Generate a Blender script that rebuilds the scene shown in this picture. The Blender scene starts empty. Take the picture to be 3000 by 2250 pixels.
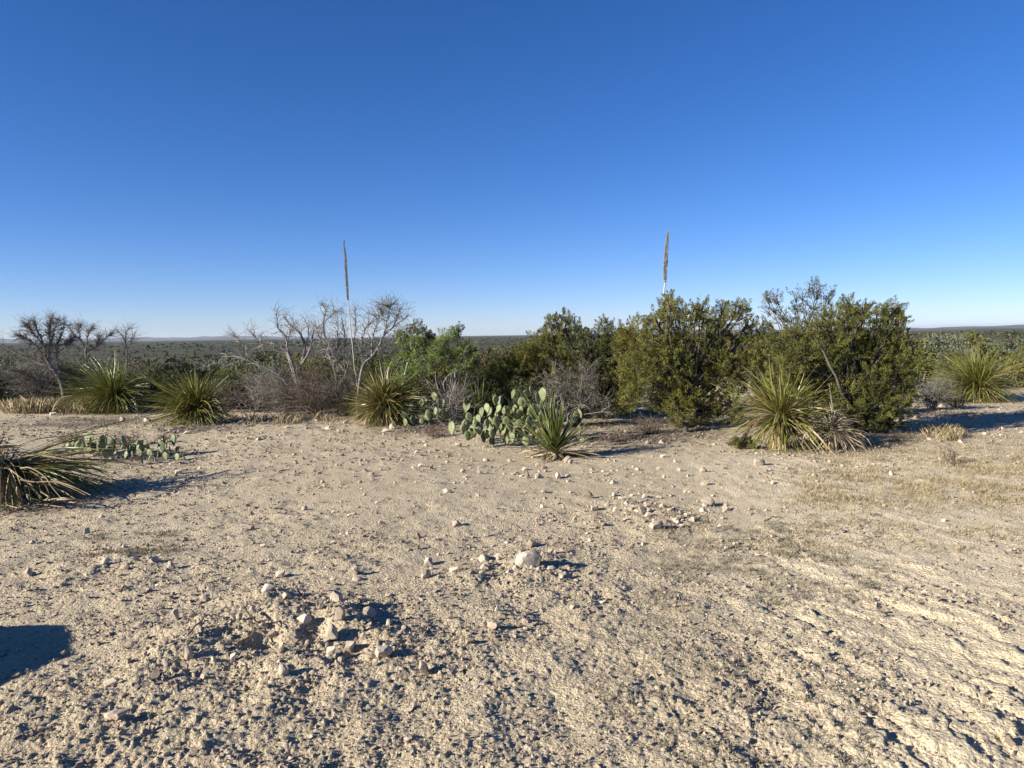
import bpy, bmesh, math, random
import numpy as np
from mathutils import Vector, Matrix
R = math.radians
rng = np.random.default_rng(7)
random.seed(7)
scene = bpy.context.scene
COL = scene.collection

# ------------------------------------------------------------------ camera
CAM_H = 1.60
F = 2253.0                     # focal length in photo pixels (3000 wide)
PITCH, ROLL = R(3.64), R(0.83)
cam_d = bpy.data.cameras.new('camera')
cam_d.sensor_width = 36.0
cam_d.lens = F / 3000.0 * 36.0
cam_d.clip_start, cam_d.clip_end = 0.05, 200000.0
cam = bpy.data.objects.new('camera', cam_d)
COL.objects.link(cam)
fw = Vector((0, math.cos(PITCH), -math.sin(PITCH)))
u0 = Vector((0, math.sin(PITCH), math.cos(PITCH)))
X0 = Vector((1, 0, 0))
up = u0 * math.cos(ROLL) + X0 * math.sin(ROLL)
rt = X0 * math.cos(ROLL) - u0 * math.sin(ROLL)
M = Matrix((rt, up, -fw)).transposed().to_4x4()
EYE = Vector((0, 0, CAM_H))
M.translation = EYE
cam.matrix_world = M
scene.camera = cam

# ------------------------------------------------------------------ sky, sun, exposure
SUN_EL, SUN_BACK = 21.0, 24.0          # elevation; degrees behind the camera's left
world = bpy.data.worlds.new('World')
scene.world = world
world.use_nodes = True
wn = world.node_tree
for n in list(wn.nodes):
    wn.nodes.remove(n)
sky = wn.nodes.new('ShaderNodeTexSky')
sky.sky_type = 'NISHITA'
sky.sun_disc = False
sky.sun_elevation = R(SUN_EL)
sky.sun_rotation = R(270 - SUN_BACK)
sky.altitude = 500
sky.air_density = 0.75
sky.dust_density = 0.08
sky.ozone_density = 3.5
bg = wn.nodes.new('ShaderNodeBackground')
bg.inputs['Strength'].default_value = 0.071
wo = wn.nodes.new('ShaderNodeOutputWorld')
hs = wn.nodes.new('ShaderNodeHueSaturation')
hs.inputs['Saturation'].default_value = 1.22          # the phone's vivid rendering of a clear sky, the same all round
wn.links.new(sky.outputs[0], hs.inputs['Color'])
wb = wn.nodes.new('ShaderNodeMix'); wb.data_type = 'RGBA'; wb.blend_type = 'MULTIPLY'
wb.inputs[0].default_value = 1.0
wb.inputs[7].default_value = (.85, .81, 1.02, 1)        # white balance of the photograph
wn.links.new(hs.outputs[0], wb.inputs[6])
wn.links.new(wb.outputs[2], bg.inputs['Color'])
wn.links.new(bg.outputs[0], wo.inputs['Surface'])

sun_d = bpy.data.lights.new('sun', 'SUN')
sun_d.energy = 5.0
sun_d.angle = R(0.53)
sun_d.color = (1.0, 0.925, 0.80)
sun = bpy.data.objects.new('sun', sun_d)
COL.objects.link(sun)
ldir = Vector((math.cos(R(SUN_BACK)) * math.cos(R(SUN_EL)), math.sin(R(SUN_BACK)) * math.cos(R(SUN_EL)), -math.sin(R(SUN_EL))))
sun.rotation_euler = ldir.to_track_quat('-Z', 'Y').to_euler()
sun.location = (-20, -10, 15)

scene.view_settings.view_transform = 'Standard'
scene.view_settings.look = 'None'
scene.view_settings.gamma = 1.0
scene.view_settings.use_curve_mapping = False
scene.view_settings.exposure = 1.05
scene.render.engine = 'CYCLES'
cy = scene.cycles
cy.max_bounces = 5
cy.diffuse_bounces = 3
cy.glossy_bounces = 2
cy.transmission_bounces = 2
cy.volume_bounces = 0
cy.transparent_max_bounces = 4
cy.use_denoising = True
cy.denoiser = 'OPENIMAGEDENOISE'
cy.denoising_input_passes = 'RGB_ALBEDO_NORMAL'
cy.denoising_prefilter = 'ACCURATE'

# ------------------------------------------------------------------ numpy noise
def _hash(ix, iy, seed):
    h = (ix.astype(np.int64) * 374761393 + iy.astype(np.int64) * 668265263 + seed * 974711) & 0xffffffff
    h = ((h ^ (h >> 13)) * 1274126177) & 0xffffffff
    return ((h ^ (h >> 16)) & 0xffffff) / float(0xffffff)

def noise(x, y, seed=0):
    x0, y0 = np.floor(x), np.floor(y)
    fx, fy = x - x0, y - y0
    out = 0
    u = fx * fx * fx * (fx * (fx * 6 - 15) + 10)
    v = fy * fy * fy * (fy * (fy * 6 - 15) + 10)
    def g(dx, dy):
        a = _hash(x0 + dx, y0 + dy, seed) * 2 * np.pi
        return np.cos(a) * (fx - dx) + np.sin(a) * (fy - dy)
    a = g(0, 0) * (1 - u) + g(1, 0) * u
    b = g(0, 1) * (1 - u) + g(1, 1) * u
    return (a * (1 - v) + b * v) * 1.5

def fbm(x, y, seed=0, oct=3, gain=0.5):
    s, a, f = 0, 1.0, 1.0
    for o in range(oct):
        s = s + a * noise(x * f + o * 17.3, y * f - o * 9.1, seed + o * 31)
        a *= gain
        f *= 2.03
    return s

def worley(x, y, seed=0):
    x0, y0 = np.floor(x), np.floor(y)
    f1 = np.full(x.shape, 9.0)
    idv = np.zeros(x.shape)
    for dx in (-1, 0, 1):
        for dy in (-1, 0, 1):
            cx, cyy = x0 + dx, y0 + dy
            px = cx + _hash(cx, cyy, seed)
            py = cyy + _hash(cx, cyy, seed + 5)
            d = (px - x) ** 2 + (py - y) ** 2
            m = d < f1
            f1 = np.where(m, d, f1)
            idv = np.where(m, _hash(cx, cyy, seed + 9), idv)
    return np.sqrt(f1), idv

def sstep(a, b, x):
    t = np.clip((x - a) / (b - a), 0, 1)
    return t * t * (3 - 2 * t)

# ------------------------------------------------------------------ terrain heights
def macro0(x, y):
    d = np.hypot(x, y)
    az = np.degrees(np.arctan2(x, y))
    D = -15.0 + 11.0 * sstep(6, 21, az) * (1 - sstep(500, 2500, d)) 
    front = sstep(95, 60, np.abs(az))
    z = D * sstep(19.5, 150, d) * front
    z = z + (0.35 * noise(x / 60, y / 60, 3)) * sstep(20, 60, d) * (d < 4000)
    z = z + 0.05 * noise(x / 3.1, y / 3.1, 4) * sstep(30, 18, d)
    return z

def cast(px, py, hf, tmax=400):
    v = fw + rt * ((px - 1500) / F) + up * ((1125 - py) / F)
    t = min(60.0, -CAM_H / min(v.z, -1e-4))
    for _ in range(8):
        h = float(hf(np.array([v.x * t]), np.array([v.y * t]))[0])
        t = .4 * t + .6 * min(60.0, (h - CAM_H) / v.z)
    return EYE + v * t, t

def flat(px, py):
    v = fw + rt * ((px - 1500) / F) + up * ((1125 - py) / F)
    t = -CAM_H / v.z
    return EYE + v * t

def at(px, py, depth):
    return EYE + (fw + rt * ((px - 1500) / F) + up * ((1125 - py) / F)) * depth

# dug heap in the left foreground: small humps and a pit, measured off the ground plane
HUMPS = []
for px, py, rpx, h in ((850, 1835, 120, .095), (1010, 1850, 110, .08), (640, 1870, 120, .06), (760, 1770, 80, .05), (1130, 1900, 90, .05),
                       (500, 1960, 120, .04), (1230, 1960, 70, .04), (1550, 1660, 120, .04), (1880, 1510, 170, .05), (1400, 1700, 90, .03),
                       (330, 1660, 110, .03), (880, 1960, 120, .03)):
    p = flat(px, py)
    HUMPS.append((p.x, p.y, rpx / F * p.y, h))
for px, py, rpx, h in ((770, 1905, 42, -.075), (930, 1880, 48, -.06), (1040, 1925, 45, -.05), (900, 1790, 60, -.04), (1120, 1840, 60, -.03)):
    p = flat(px, py)
    HUMPS.append((p.x, p.y, rpx / F * p.y, h))

def macro(x, y):
    z = macro0(x, y)
    for hx, hy, hr, h in HUMPS:
        z = z + h * np.exp(-((x - hx) ** 2 + ((y - hy) * 0.8) ** 2) / (hr * hr))
    return z

TD = np.array((-0.30, 1.0)) / math.hypot(0.30, 1.0)       # direction of the wheel ruts

def road_mask(x, y):
    edge = 0.35 + 0.16 * y + 0.35 * noise(x / 1.3, y / 1.3, 61)
    return sstep(-0.3, 0.9, x - edge) * sstep(12.5, 8.5, y)

def height(x, y):
    d = np.hypot(x, y)
    fade = sstep(24, 15, d)
    road = road_mask(x, y)
    rough = np.clip(0.5 + 0.55 * fbm(x / 0.9, y / 0.9, 21, 2) + 0.45 * sstep(5.6, 3.6, d) - 0.30 * sstep(6.0, 8.0, d) * sstep(5, 1, np.abs(x - 0.5)), 0.05, 1.3)
    heap = 0
    for hx, hy, hr, h in HUMPS:
        if h > 0:
            heap = heap + np.exp(-((x - hx) ** 2 + (y - hy) ** 2) / (hr * hr * 1.3))
    rough = np.clip(rough + 0.7 * np.clip(heap, 0, 1), 0.05, 1.5)
    wx = x + 0.03 * noise(x / .1, y / .1, 71)
    wy = y + 0.03 * noise(x / .1, y / .1, 72)
    z = 0.015 * fbm(x / 0.33, y / 0.33, 11, 3, .55) * (0.5 + rough)
    f, i = worley(wx / 0.085, wy / 0.085, 41)
    z = z + 0.009 * rough * np.clip(0.60 - f, 0, .42) * (0.10 + 1.4 * i * i)
    f, i = worley(wx / 0.040, wy / 0.040, 42)
    z = z + 0.016 * (0.3 + rough) * np.clip(0.58 - f, 0, .42) * (0.05 + 1.4 * i * i)
    f, i = worley(wx / 0.019, wy / 0.019, 43)
    z = z + 0.013 * (0.4 + rough) * np.clip(0.55 - f, 0, 1) * (0.05 + 1.4 * i) * sstep(8, 5, d)
    # the scraped track on the right: broken plates with ledges along the wheel direction
    l = x * TD[0] + y * TD[1]
    s = x * TD[1] - y * TD[0]
    ws = s + 0.05 * noise(x / .25, y / .25, 81) + 0.030 * noise(x / .055, y / .055, 82) + 0.012 * noise(x / .022, y / .022, 84)
    wl = l + 0.08 * noise(x / .12, y / .12, 83)
    n1 = noise(ws / 0.17, wl / 0.60, 51)
    n2 = noise(ws / 0.075, wl / 0.19, 52)
    saw = (0.021 * sstep(-0.035, 0.035, n1) + 0.015 * sstep(-0.03, 0.03, n2)) * (1 - .35 * sstep(4, 5.5, d)) + 0.013 * fbm(ws / 0.5, l / 1.4, 53, 2)
    f, i = worley(ws / 0.05, wl / 0.11, 55)
    saw = saw + 0.014 * np.clip(.62 - f, 0, .3) * i
    brk = (.35 + .65 * sstep(-.3, .3, noise(x / .7, y / .7, 54))) * (1 - .55 * sstep(4.5, 7.5, d))
    z = z * (1 - 0.35 * road) + saw * road * brk
    return macro(x, y) + z * fade

def hz(x, y):
    return float(height(np.array([float(x)]), np.array([float(y)]))[0])

def ground_at(px, py):
    p, t = cast(px, py, macro)
    return Vector((p.x, p.y, hz(p.x, p.y))), t

# ------------------------------------------------------------------ mesh helpers
def np_mesh(name, V, Fc, mat=None, smooth=False, attrs=None):
    """V (n,3); Fc (m,k) index array with k 3 or 4."""
    V = np.ascontiguousarray(V, np.float32)
    Fc = np.ascontiguousarray(Fc, np.int32)
    me = bpy.data.meshes.new(name)
    k = Fc.shape[1]
    me.vertices.add(len(V))
    me.vertices.foreach_set('co', V.ravel())
    me.loops.add(Fc.size)
    me.loops.foreach_set('vertex_index', Fc.ravel())
    me.polygons.add(len(Fc))
    me.polygons.foreach_set('loop_start', np.arange(len(Fc), dtype=np.int32) * k)
    me.polygons.foreach_set('loop_total', np.full(len(Fc), k, np.int32))
    me.polygons.foreach_set('use_smooth', np.full(len(Fc), smooth, bool))
    me.update(calc_edges=True)
    for an, av in (attrs or {}).items():
        a = me.attributes.new(an, 'FLOAT', 'POINT')
        a.data.foreach_set('value', np.ascontiguousarray(av, np.float32))
    if mat:
        me.materials.append(mat)
    return me

def obj(name, me, parent=None, loc=None, mw=None):
    o = bpy.data.objects.new(name, me)
    COL.objects.link(o)
    if parent:
        o.parent = parent
    if mw is not None:
        o.matrix_basis = mw
    elif loc is not None:
        o.location = loc
    return o

def tag(o, label=None, cat=None, group=None, kind=None):
    if label: o['label'] = label
    if cat: o['category'] = cat
    if group: o['group'] = group
    if kind: o['kind'] = kind
    return o

def thing(name, label, cat, loc, group=None):
    o = bpy.data.objects.new(name, None)
    o.empty_display_size = 0.1
    COL.objects.link(o)
    o.location = loc
    return tag(o, label, cat, group)

def tubes(paths, sides=5):
    """paths: list of (points (n,3), radii (n,)) -> V, F quads, tint per vertex."""
    Vs, Fs, off = [], [], 0
    T = []
    for pts, rad in paths:
        pts = np.asarray(pts, float)
        n = len(pts)
        tan = np.gradient(pts, axis=0)
        tan /= np.linalg.norm(tan, axis=1)[:, None] + 1e-9
        ref = np.array((0.31, 0.22, 0.92)) if abs(tan[0][2]) < 0.9 else np.array((1.0, 0.1, 0))
        a = np.cross(tan, ref); a /= np.linalg.norm(a, axis=1)[:, None] + 1e-9
        b = np.cross(tan, a)
        th = np.arange(sides) * 2 * np.pi / sides
        ring = pts[:, None, :] + (a[:, None, :] * np.cos(th)[None, :, None] + b[:, None, :] * np.sin(th)[None, :, None]) * np.asarray(rad)[:, None, None]
        Vs.append(ring.reshape(-1, 3))
        i = np.arange(n - 1)[:, None] * sides
        j = np.arange(sides)[None, :]
        j2 = (j + 1) % sides
        q = np.stack((i + j, i + j2, i + sides + j2, i + sides + j), -1).reshape(-1, 4)
        Fs.append(q + off)
        T.append(np.full(n * sides, rng.random()))
        off += n * sides
    return np.concatenate(Vs), np.concatenate(Fs), np.concatenate(T)

def smooth_path(pts, rad, sub=4, wob=0.0):
    pts = np.asarray(pts, float); rad = np.asarray(rad, float)
    n = len(pts)
    P = np.vstack((2 * pts[0] - pts[1], pts, 2 * pts[-1] - pts[-2]))
    out, ro = [], []
    for i in range(n - 1):
        for k in range(sub):
            t = k / sub
            p0, p1, p2, p3 = P[i], P[i + 1], P[i + 2], P[i + 3]
            out.append(0.5 * ((2 * p1) + (-p0 + p2) * t + (2 * p0 - 5 * p1 + 4 * p2 - p3) * t * t + (-p0 + 3 * p1 - 3 * p2 + p3) * t ** 3))
            ro.append(rad[i] * (1 - t) + rad[i + 1] * t)
    out.append(pts[-1]); ro.append(rad[-1])
    out = np.array(out)
    if wob:
        out[1:-1] += rng.normal(0, 1, out[1:-1].shape) * wob
    return out, np.array(ro)

# ------------------------------------------------------------------ materials
def new_mat(name):
    m = bpy.data.materials.new(name)
    m.use_nodes = True
    nt = m.node_tree
    b = nt.nodes['Principled BSDF']
    return m, nt, b

def nd(nt, t, **kw):
    n = nt.nodes.new(t)
    for k, v in kw.items():
        if k in n.inputs: n.inputs[k].default_value = v
        else: setattr(n, k, v)
    return n

def ramp(nt, fac, stops, interp='LINEAR'):
    r = nt.nodes.new('ShaderNodeValToRGB')
    r.color_ramp.interpolation = interp
    els = r.color_ramp.elements
    while len(els) < len(stops): els.new(0.5)
    for e, (p, c) in zip(els, stops):
        e.position = p
        e.color = (*c, 1)
    nt.links.new(fac, r.inputs[0])
    return r.outputs[0]

def mixc(nt, fac, a, b, mode='MIX'):
    n = nt.nodes.new('ShaderNodeMix'); n.data_type = 'RGBA'; n.blend_type = mode
    if isinstance(fac, (int, float)): n.inputs[0].default_value = fac
    else: nt.links.new(fac, n.inputs[0])
    for s, v in ((6, a), (7, b)):
        if isinstance(v, tuple): n.inputs[s].default_value = (*v, 1)
        else: nt.links.new(v, n.inputs[s])
    return n.outputs[2]

def math_n(nt, op, a, b=None, clamp=False):
    n = nt.nodes.new('ShaderNodeMath'); n.operation = op; n.use_clamp = clamp
    for i, v in enumerate((a, b)):
        if v is None: continue
        if isinstance(v, (int, float)): n.inputs[i].default_value = v
        else: nt.links.new(v, n.inputs[i])
    return n.outputs[0]

def noise_n(nt, vec, scale, detail=3, rough=.55, dist=0):
    n = nd(nt, 'ShaderNodeTexNoise', Scale=scale, Detail=detail, Roughness=rough, Distortion=dist)
    nt.links.new(vec, n.inputs['Vector'])
    return n.outputs[0]

def mrange(nt, v, a, b, c=0., d=1.):
    n = nt.nodes.new('ShaderNodeMapRange'); n.interpolation_type = 'SMOOTHSTEP'
    nt.links.new(v, n.inputs[0])
    for i, x in enumerate((a, b, c, d)): n.inputs[i + 1].default_value = x
    return n.outputs[0]

def ground_material():
    m, nt, b = new_mat('caliche_soil')
    geo = nt.nodes.new('ShaderNodeNewGeometry')
    pos = geo.outputs['Position']
    n1 = noise_n(nt, pos, 0.55, 4)
    n2 = noise_n(nt, pos, 6.0, 4, .6)
    n3 = noise_n(nt, pos, 55.0, 3, .6)
    base = ramp(nt, n1, [(0.30, (.37, .292, .183)), (0.50, (.52, .428, .272)), (0.70, (.625, .528, .350))])
    c2 = ramp(nt, n2, [(0.30, (.41, .322, .20)), (0.5, (.545, .445, .285)), (0.75, (.665, .563, .39))])
    c = mixc(nt, 0.5, base, c2)
    c3 = ramp(nt, n3, [(0.30, (.26, .205, .138)), (0.5, (.49, .405, .28)), (0.70, (.70, .61, .45))])
    c = mixc(nt, 0.36, c, c3)
    n4 = noise_n(nt, pos, 190.0, 2, .6)
    c4 = ramp(nt, n4, [(0.34, (.22, .172, .118)), (0.5, (.47, .39, .272)), (0.64, (.74, .65, .49))])
    c = mixc(nt, 0.34, c, c4)
    at_road = nd(nt, 'ShaderNodeAttribute', attribute_name='road')
    c = mixc(nt, math_n(nt, 'MULTIPLY', at_road.outputs['Fac'], 0.62), c, (.69, .585, .40))
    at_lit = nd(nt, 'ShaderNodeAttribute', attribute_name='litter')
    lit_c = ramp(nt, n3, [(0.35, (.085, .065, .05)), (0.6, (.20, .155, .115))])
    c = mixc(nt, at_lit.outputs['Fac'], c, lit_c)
    # beyond the ridge: brush-covered land
    dist = nd(nt, 'ShaderNodeVectorMath', operation='LENGTH')
    nt.links.new(pos, dist.inputs[0])
    far = mrange(nt, dist.outputs['Value'], 20, 36)
    fa = noise_n(nt, pos, 0.09, 5, .65)
    fb = noise_n(nt, pos, 0.006, 5, .6)
    fc = ramp(nt, fa, [(0.32, (.036, .040, .020)), (0.52, (.075, .074, .042)), (0.70, (.18, .15, .105))])
    fd = ramp(nt, fb, [(0.35, (.044, .048, .026)), (0.65, (.095, .088, .054))])
    fcol = mixc(nt, mrange(nt, dist.outputs['Value'], 150, 1500, 0.35, 0.85), fc, fd)
    c = mixc(nt, far, c, fcol)
    nt.links.new(c, b.inputs['Base Color'])
    b.inputs['Roughness'].default_value = 0.95
    b.inputs['Specular IOR Level'].default_value = 0.15
    nb = noise_n(nt, pos, 70, 4, .7)
    vor = nd(nt, 'ShaderNodeTexVoronoi', Scale=60.0); nt.links.new(pos, vor.inputs['Vector'])
    hgt = math_n(nt, 'ADD', math_n(nt, 'MULTIPLY', nb, 1.2), math_n(nt, 'MULTIPLY', vor.outputs['Distance'], -0.6))
    bp = nd(nt, 'ShaderNodeBump', Strength=0.9, Distance=0.018)
    nt.links.new(hgt, bp.inputs['Height'])
    nt.links.new(bp.outputs[0], b.inputs['Normal'])
    return m

def stone_material(name, lo, mid, hi, rnd=True):
    m, nt, b = new_mat(name)
    tc = nt.nodes.new('ShaderNodeNewGeometry')
    pos = tc.outputs['Position']
    n1 = noise_n(nt, pos, 22, 4, .6)
    n2 = noise_n(nt, pos, 120, 3, .6)
    c = ramp(nt, n1, [(0.32, lo), (0.5, mid), (0.68, hi)])
    oi = nt.nodes.new('ShaderNodeObjectInfo')
    at_ = nd(nt, 'ShaderNodeAttribute', attribute_name='tint')
    r = math_n(nt, 'ADD', math_n(nt, 'MULTIPLY', oi.outputs['Random'], 0.45), math_n(nt, 'MULTIPLY', at_.outputs['Fac'], 0.55))
    c = mixc(nt, 1.0, c, ramp(nt, r, [(0.0, (.50, .46, .42)), (0.5, (.88, .86, .83)), (1.0, (1.18, 1.16, 1.12))]), 'MULTIPLY')
    c = mixc(nt, mrange(nt, n2, .55, .75, 0, .35), c, lo)
    nt.links.new(c, b.inputs['Base Color'])
    b.inputs['Roughness'].default_value = 0.9
    b.inputs['Specular IOR Level'].default_value = 0.2
    bp = nd(nt, 'ShaderNodeBump', Strength=0.6, Distance=0.01)
    nt.links.new(n1, bp.inputs['Height'])
    nt.links.new(bp.outputs[0], b.inputs['Normal'])
    return m

def leaf_material(name, stops, rough=.5, spec=.4, trans=0.0, tip=None, scale=7.0):
    """colour from the per-leaf 'tint' attribute with a little positional variation"""
    m, nt, b = new_mat(name)
    a = nd(nt, 'ShaderNodeAttribute', attribute_name='tint')
    geo = nt.nodes.new('ShaderNodeNewGeometry')
    oi = nt.nodes.new('ShaderNodeObjectInfo')
    n = noise_n(nt, geo.outputs['Position'], scale, 3, .6)
    f = math_n(nt, 'ADD', math_n(nt, 'MULTIPLY', a.outputs['Fac'], .6), math_n(nt, 'MULTIPLY', math_n(nt, 'SUBTRACT', n, .5), 1.1))
    f = math_n(nt, 'ADD', f, math_n(nt, 'ADD', .06, math_n(nt, 'MULTIPLY', oi.outputs['Random'], .28)), True)
    c = ramp(nt, f, stops)
    if tip:
        al = nd(nt, 'ShaderNodeAttribute', attribute_name='along')
        c = mixc(nt, mrange(nt, al.outputs['Fac'], tip[1], 1.0, 0, .8), c, tip[0])
    nt.links.new(c, b.inputs['Base Color'])
    b.inputs['Roughness'].default_value = rough
    b.inputs['Specular IOR Level'].default_value = spec
    if trans:
        out = nt.nodes['Material Output']
        tr = nt.nodes.new('ShaderNodeBsdfTranslucent')
        nt.links.new(c, tr.inputs[0])
        mx = nt.nodes.new('ShaderNodeMixShader'); mx.inputs[0].default_value = trans
        nt.links.new(b.outputs[0], mx.inputs[1]); nt.links.new(tr.outputs[0], mx.inputs[2])
        nt.links.new(mx.outputs[0], out.inputs['Surface'])
    return m

MAT = {}
MAT['ground'] = ground_material()
MAT['stone'] = stone_material('pale_limestone', (.30, .245, .185), (.42, .355, .275), (.52, .45, .36))
MAT['stone_dark'] = stone_material('weathered_limestone', (.16, .125, .095), (.24, .195, .15), (.34, .285, .225))
MAT['stone_white'] = stone_material('white_limestone', (.34, .28, .215), (.47, .405, .32), (.58, .51, .42))
MAT['juniper'] = leaf_material('juniper_foliage', [(0.05, (.058, .066, .016)), (0.45, (.122, .124, .029)), (0.75, (.178, .165, .038)), (1.0, (.235, .195, .050))], .6, .25, .12, scale=4)
MAT['juniper_dull'] = leaf_material('dull_juniper_foliage', [(0.05, (.050, .058, .020)), (0.5, (.108, .112, .036)), (1.0, (.185, .165, .055))], .6, .25, .12, scale=4)
MAT['mesquite'] = leaf_material('mesquite_foliage', [(0.05, (.075, .115, .022)), (0.5, (.145, .215, .045)), (1.0, (.24, .29, .08))], .55, .3, .3, scale=4)
MAT['greyleaf'] = leaf_material('grey_green_foliage', [(0.05, (.070, .085, .048)), (0.5, (.135, .150, .092)), (1.0, (.21, .215, .14))], .6, .3, .2, scale=4)
MAT['scrub'] = leaf_material('scrub_foliage', [(0.05, (.038, .043, .020)), (0.5, (.082, .086, .040)), (1.0, (.150, .138, .078))], .7, .15, .1, scale=.15)
MAT['twig'] = leaf_material('grey_twig_bark', [(0.05, (.085, .075, .065)), (0.5, (.17, .15, .13)), (1.0, (.30, .27, .24))], .85, .1)
MAT['browntwig'] = leaf_material('brown_twig_bark', [(0.05, (.060, .042, .032)), (0.5, (.125, .092, .070)), (1.0, (.22, .17, .13))], .85, .1)
MAT['deadwood'] = leaf_material('bleached_dead_wood', [(0.15, (.080, .071, .064)), (0.55, (.175, .158, .144)), (0.95, (.42, .39, .355))], .8, .15, scale=9)
MAT['bark'] = leaf_material('juniper_bark', [(0.05, (.035, .028, .022)), (0.5, (.070, .056, .046)), (1.0, (.15, .125, .105))], .9, .1)
MAT['sotol'] = leaf_material('sotol_leaf', [(0.05, (.075, .090, .018)), (0.45, (.155, .168, .032)), (0.8, (.235, .220, .050)), (1.0, (.32, .265, .085))], .38, .5, .12, ((.36, .29, .16), .84))
MAT['sotol_red'] = leaf_material('reddish_sotol_leaf', [(0.05, (.060, .078, .018)), (0.45, (.125, .140, .032)), (0.72, (.20, .165, .048)), (1.0, (.30, .175, .07))], .4, .5, .12, ((.36, .26, .15), .8))
MAT['yucca'] = leaf_material('yucca_leaf', [(0.05, (.060, .085, .020)), (0.5, (.125, .155, .035)), (1.0, (.22, .225, .07))], .38, .5, .08, ((.50, .44, .32), .90))
MAT['dry'] = leaf_material('dry_leaf', [(0.05, (.12, .078, .040)), (0.45, (.26, .185, .095)), (0.8, (.43, .345, .20)), (1.0, (.60, .52, .34))], .55, .35, .08)
MAT['strawgrey'] = leaf_material('grey_dry_leaf', [(0.05, (.11, .095, .075)), (0.5, (.25, .22, .17)), (1.0, (.46, .42, .33))], .55, .3)
MAT['grass'] = leaf_material('dry_grass', [(0.05, (.16, .125, .072)), (0.5, (.33, .265, .155)), (1.0, (.52, .44, .28))], .7, .2, .15)
MAT['greygrass'] = leaf_material('grey_forb', [(0.05, (.105, .092, .058)), (0.5, (.20, .175, .115)), (1.0, (.34, .29, .20))], .7, .2, .15)
MAT['plume'] = leaf_material('flower_plume', [(0.05, (.32, .30, .275)), (0.5, (.46, .43, .395)), (1.0, (.60, .57, .53))], .8, .15)
MAT['stalk'] = leaf_material('bleached_stalk', [(0.05, (.28, .26, .235)), (0.5, (.42, .395, .365)), (1.0, (.56, .53, .49))], .6, .3)

def pad_material():
    m, nt, b = new_mat('prickly_pear_pad')
    tc = nt.nodes.new('ShaderNodeTexCoord')
    oi = nt.nodes.new('ShaderNodeObjectInfo')
    c = ramp(nt, oi.outputs['Random'], [(0.0, (.075, .095, .036)), (0.5, (.125, .150, .062)), (1.0, (.19, .21, .095))])
    n = noise_n(nt, tc.outputs['Object'], 3.5, 4, .6)
    c = mixc(nt, mrange(nt, n, .52, .78, 0, .55), c, (.30, .285, .16))
    vor = nd(nt, 'ShaderNodeTexVoronoi', Scale=9.0); nt.links.new(tc.outputs['Object'], vor.inputs['Vector'])
    spot = mrange(nt, vor.outputs['Distance'], .10, .22, .75, 0)
    c = mixc(nt, spot, c, (.42, .36, .22))
    nt.links.new(c, b.inputs['Base Color'])
    b.inputs['Roughness'].default_value = .5
    b.inputs['Specular IOR Level'].default_value = .4
    bp = nd(nt, 'ShaderNodeBump', Strength=.5, Distance=.02)
    nt.links.new(n, bp.inputs['Height']); nt.links.new(bp.outputs[0], b.inputs['Normal'])
    return m
MAT['pad'] = pad_material()

# ------------------------------------------------------------------ terrain
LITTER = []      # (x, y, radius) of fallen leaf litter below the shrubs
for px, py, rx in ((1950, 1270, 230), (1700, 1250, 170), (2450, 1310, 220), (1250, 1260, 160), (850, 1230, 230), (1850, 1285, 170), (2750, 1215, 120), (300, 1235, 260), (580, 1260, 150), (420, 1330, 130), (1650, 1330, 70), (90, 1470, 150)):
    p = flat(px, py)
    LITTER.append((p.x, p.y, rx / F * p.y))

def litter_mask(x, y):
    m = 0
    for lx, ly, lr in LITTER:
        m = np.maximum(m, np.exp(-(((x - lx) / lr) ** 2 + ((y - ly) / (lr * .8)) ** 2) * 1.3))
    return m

def build_ground():
    na, nr = 720, 610
    az = np.linspace(-R(44), R(44), na)
    r = np.exp(np.linspace(math.log(2.35), math.log(23.0), nr))
    A, Rr = np.meshgrid(az, r)
    x, y = Rr * np.sin(A), Rr * np.cos(A)
    z = height(x, y)
    V = np.stack((x, y, z), -1).reshape(-1, 3)
    i = np.arange(nr - 1)[:, None] * na + np.arange(na - 1)[None, :]
    Q = np.stack((i, i + 1, i + na + 1, i + na), -1).reshape(-1, 4)
    road = road_mask(x, y).ravel()
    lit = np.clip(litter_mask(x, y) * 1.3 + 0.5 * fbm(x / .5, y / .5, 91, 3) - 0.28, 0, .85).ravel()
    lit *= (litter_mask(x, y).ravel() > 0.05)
    # coarse sheet all around, out to the horizon
    nb = 360
    rc = np.concatenate(([0.0], np.exp(np.linspace(math.log(1.0), math.log(70000.0), 150))))
    azc = np.linspace(-np.pi, np.pi, nb, endpoint=False)
    A2, R2 = np.meshgrid(azc, rc)
    x2, y2 = R2 * np.sin(A2), R2 * np.cos(A2)
    z2 = macro(x2, y2)
    inside = (np.abs(A2) < R(43.4)) & (R2 > 2.4) & (R2 < 22.6)
    z2 = z2 - 0.25 * inside
    V2 = np.stack((x2, y2, z2), -1).reshape(-1, 3)
    n2 = len(rc)
    ii = np.arange(n2 - 1)[:, None] * nb
    j = np.arange(nb)[None, :]
    j2 = (j + 1) % nb
    Q2 = np.stack((ii + j, ii + j2, ii + nb + j2, ii + nb + j), -1).reshape(-1, 4) + len(V)
    zz = np.zeros(len(V2))
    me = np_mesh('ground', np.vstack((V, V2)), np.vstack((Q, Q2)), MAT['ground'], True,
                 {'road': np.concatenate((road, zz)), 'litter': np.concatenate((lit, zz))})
    tag(obj('ground', me), kind='structure')
build_ground()

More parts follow.
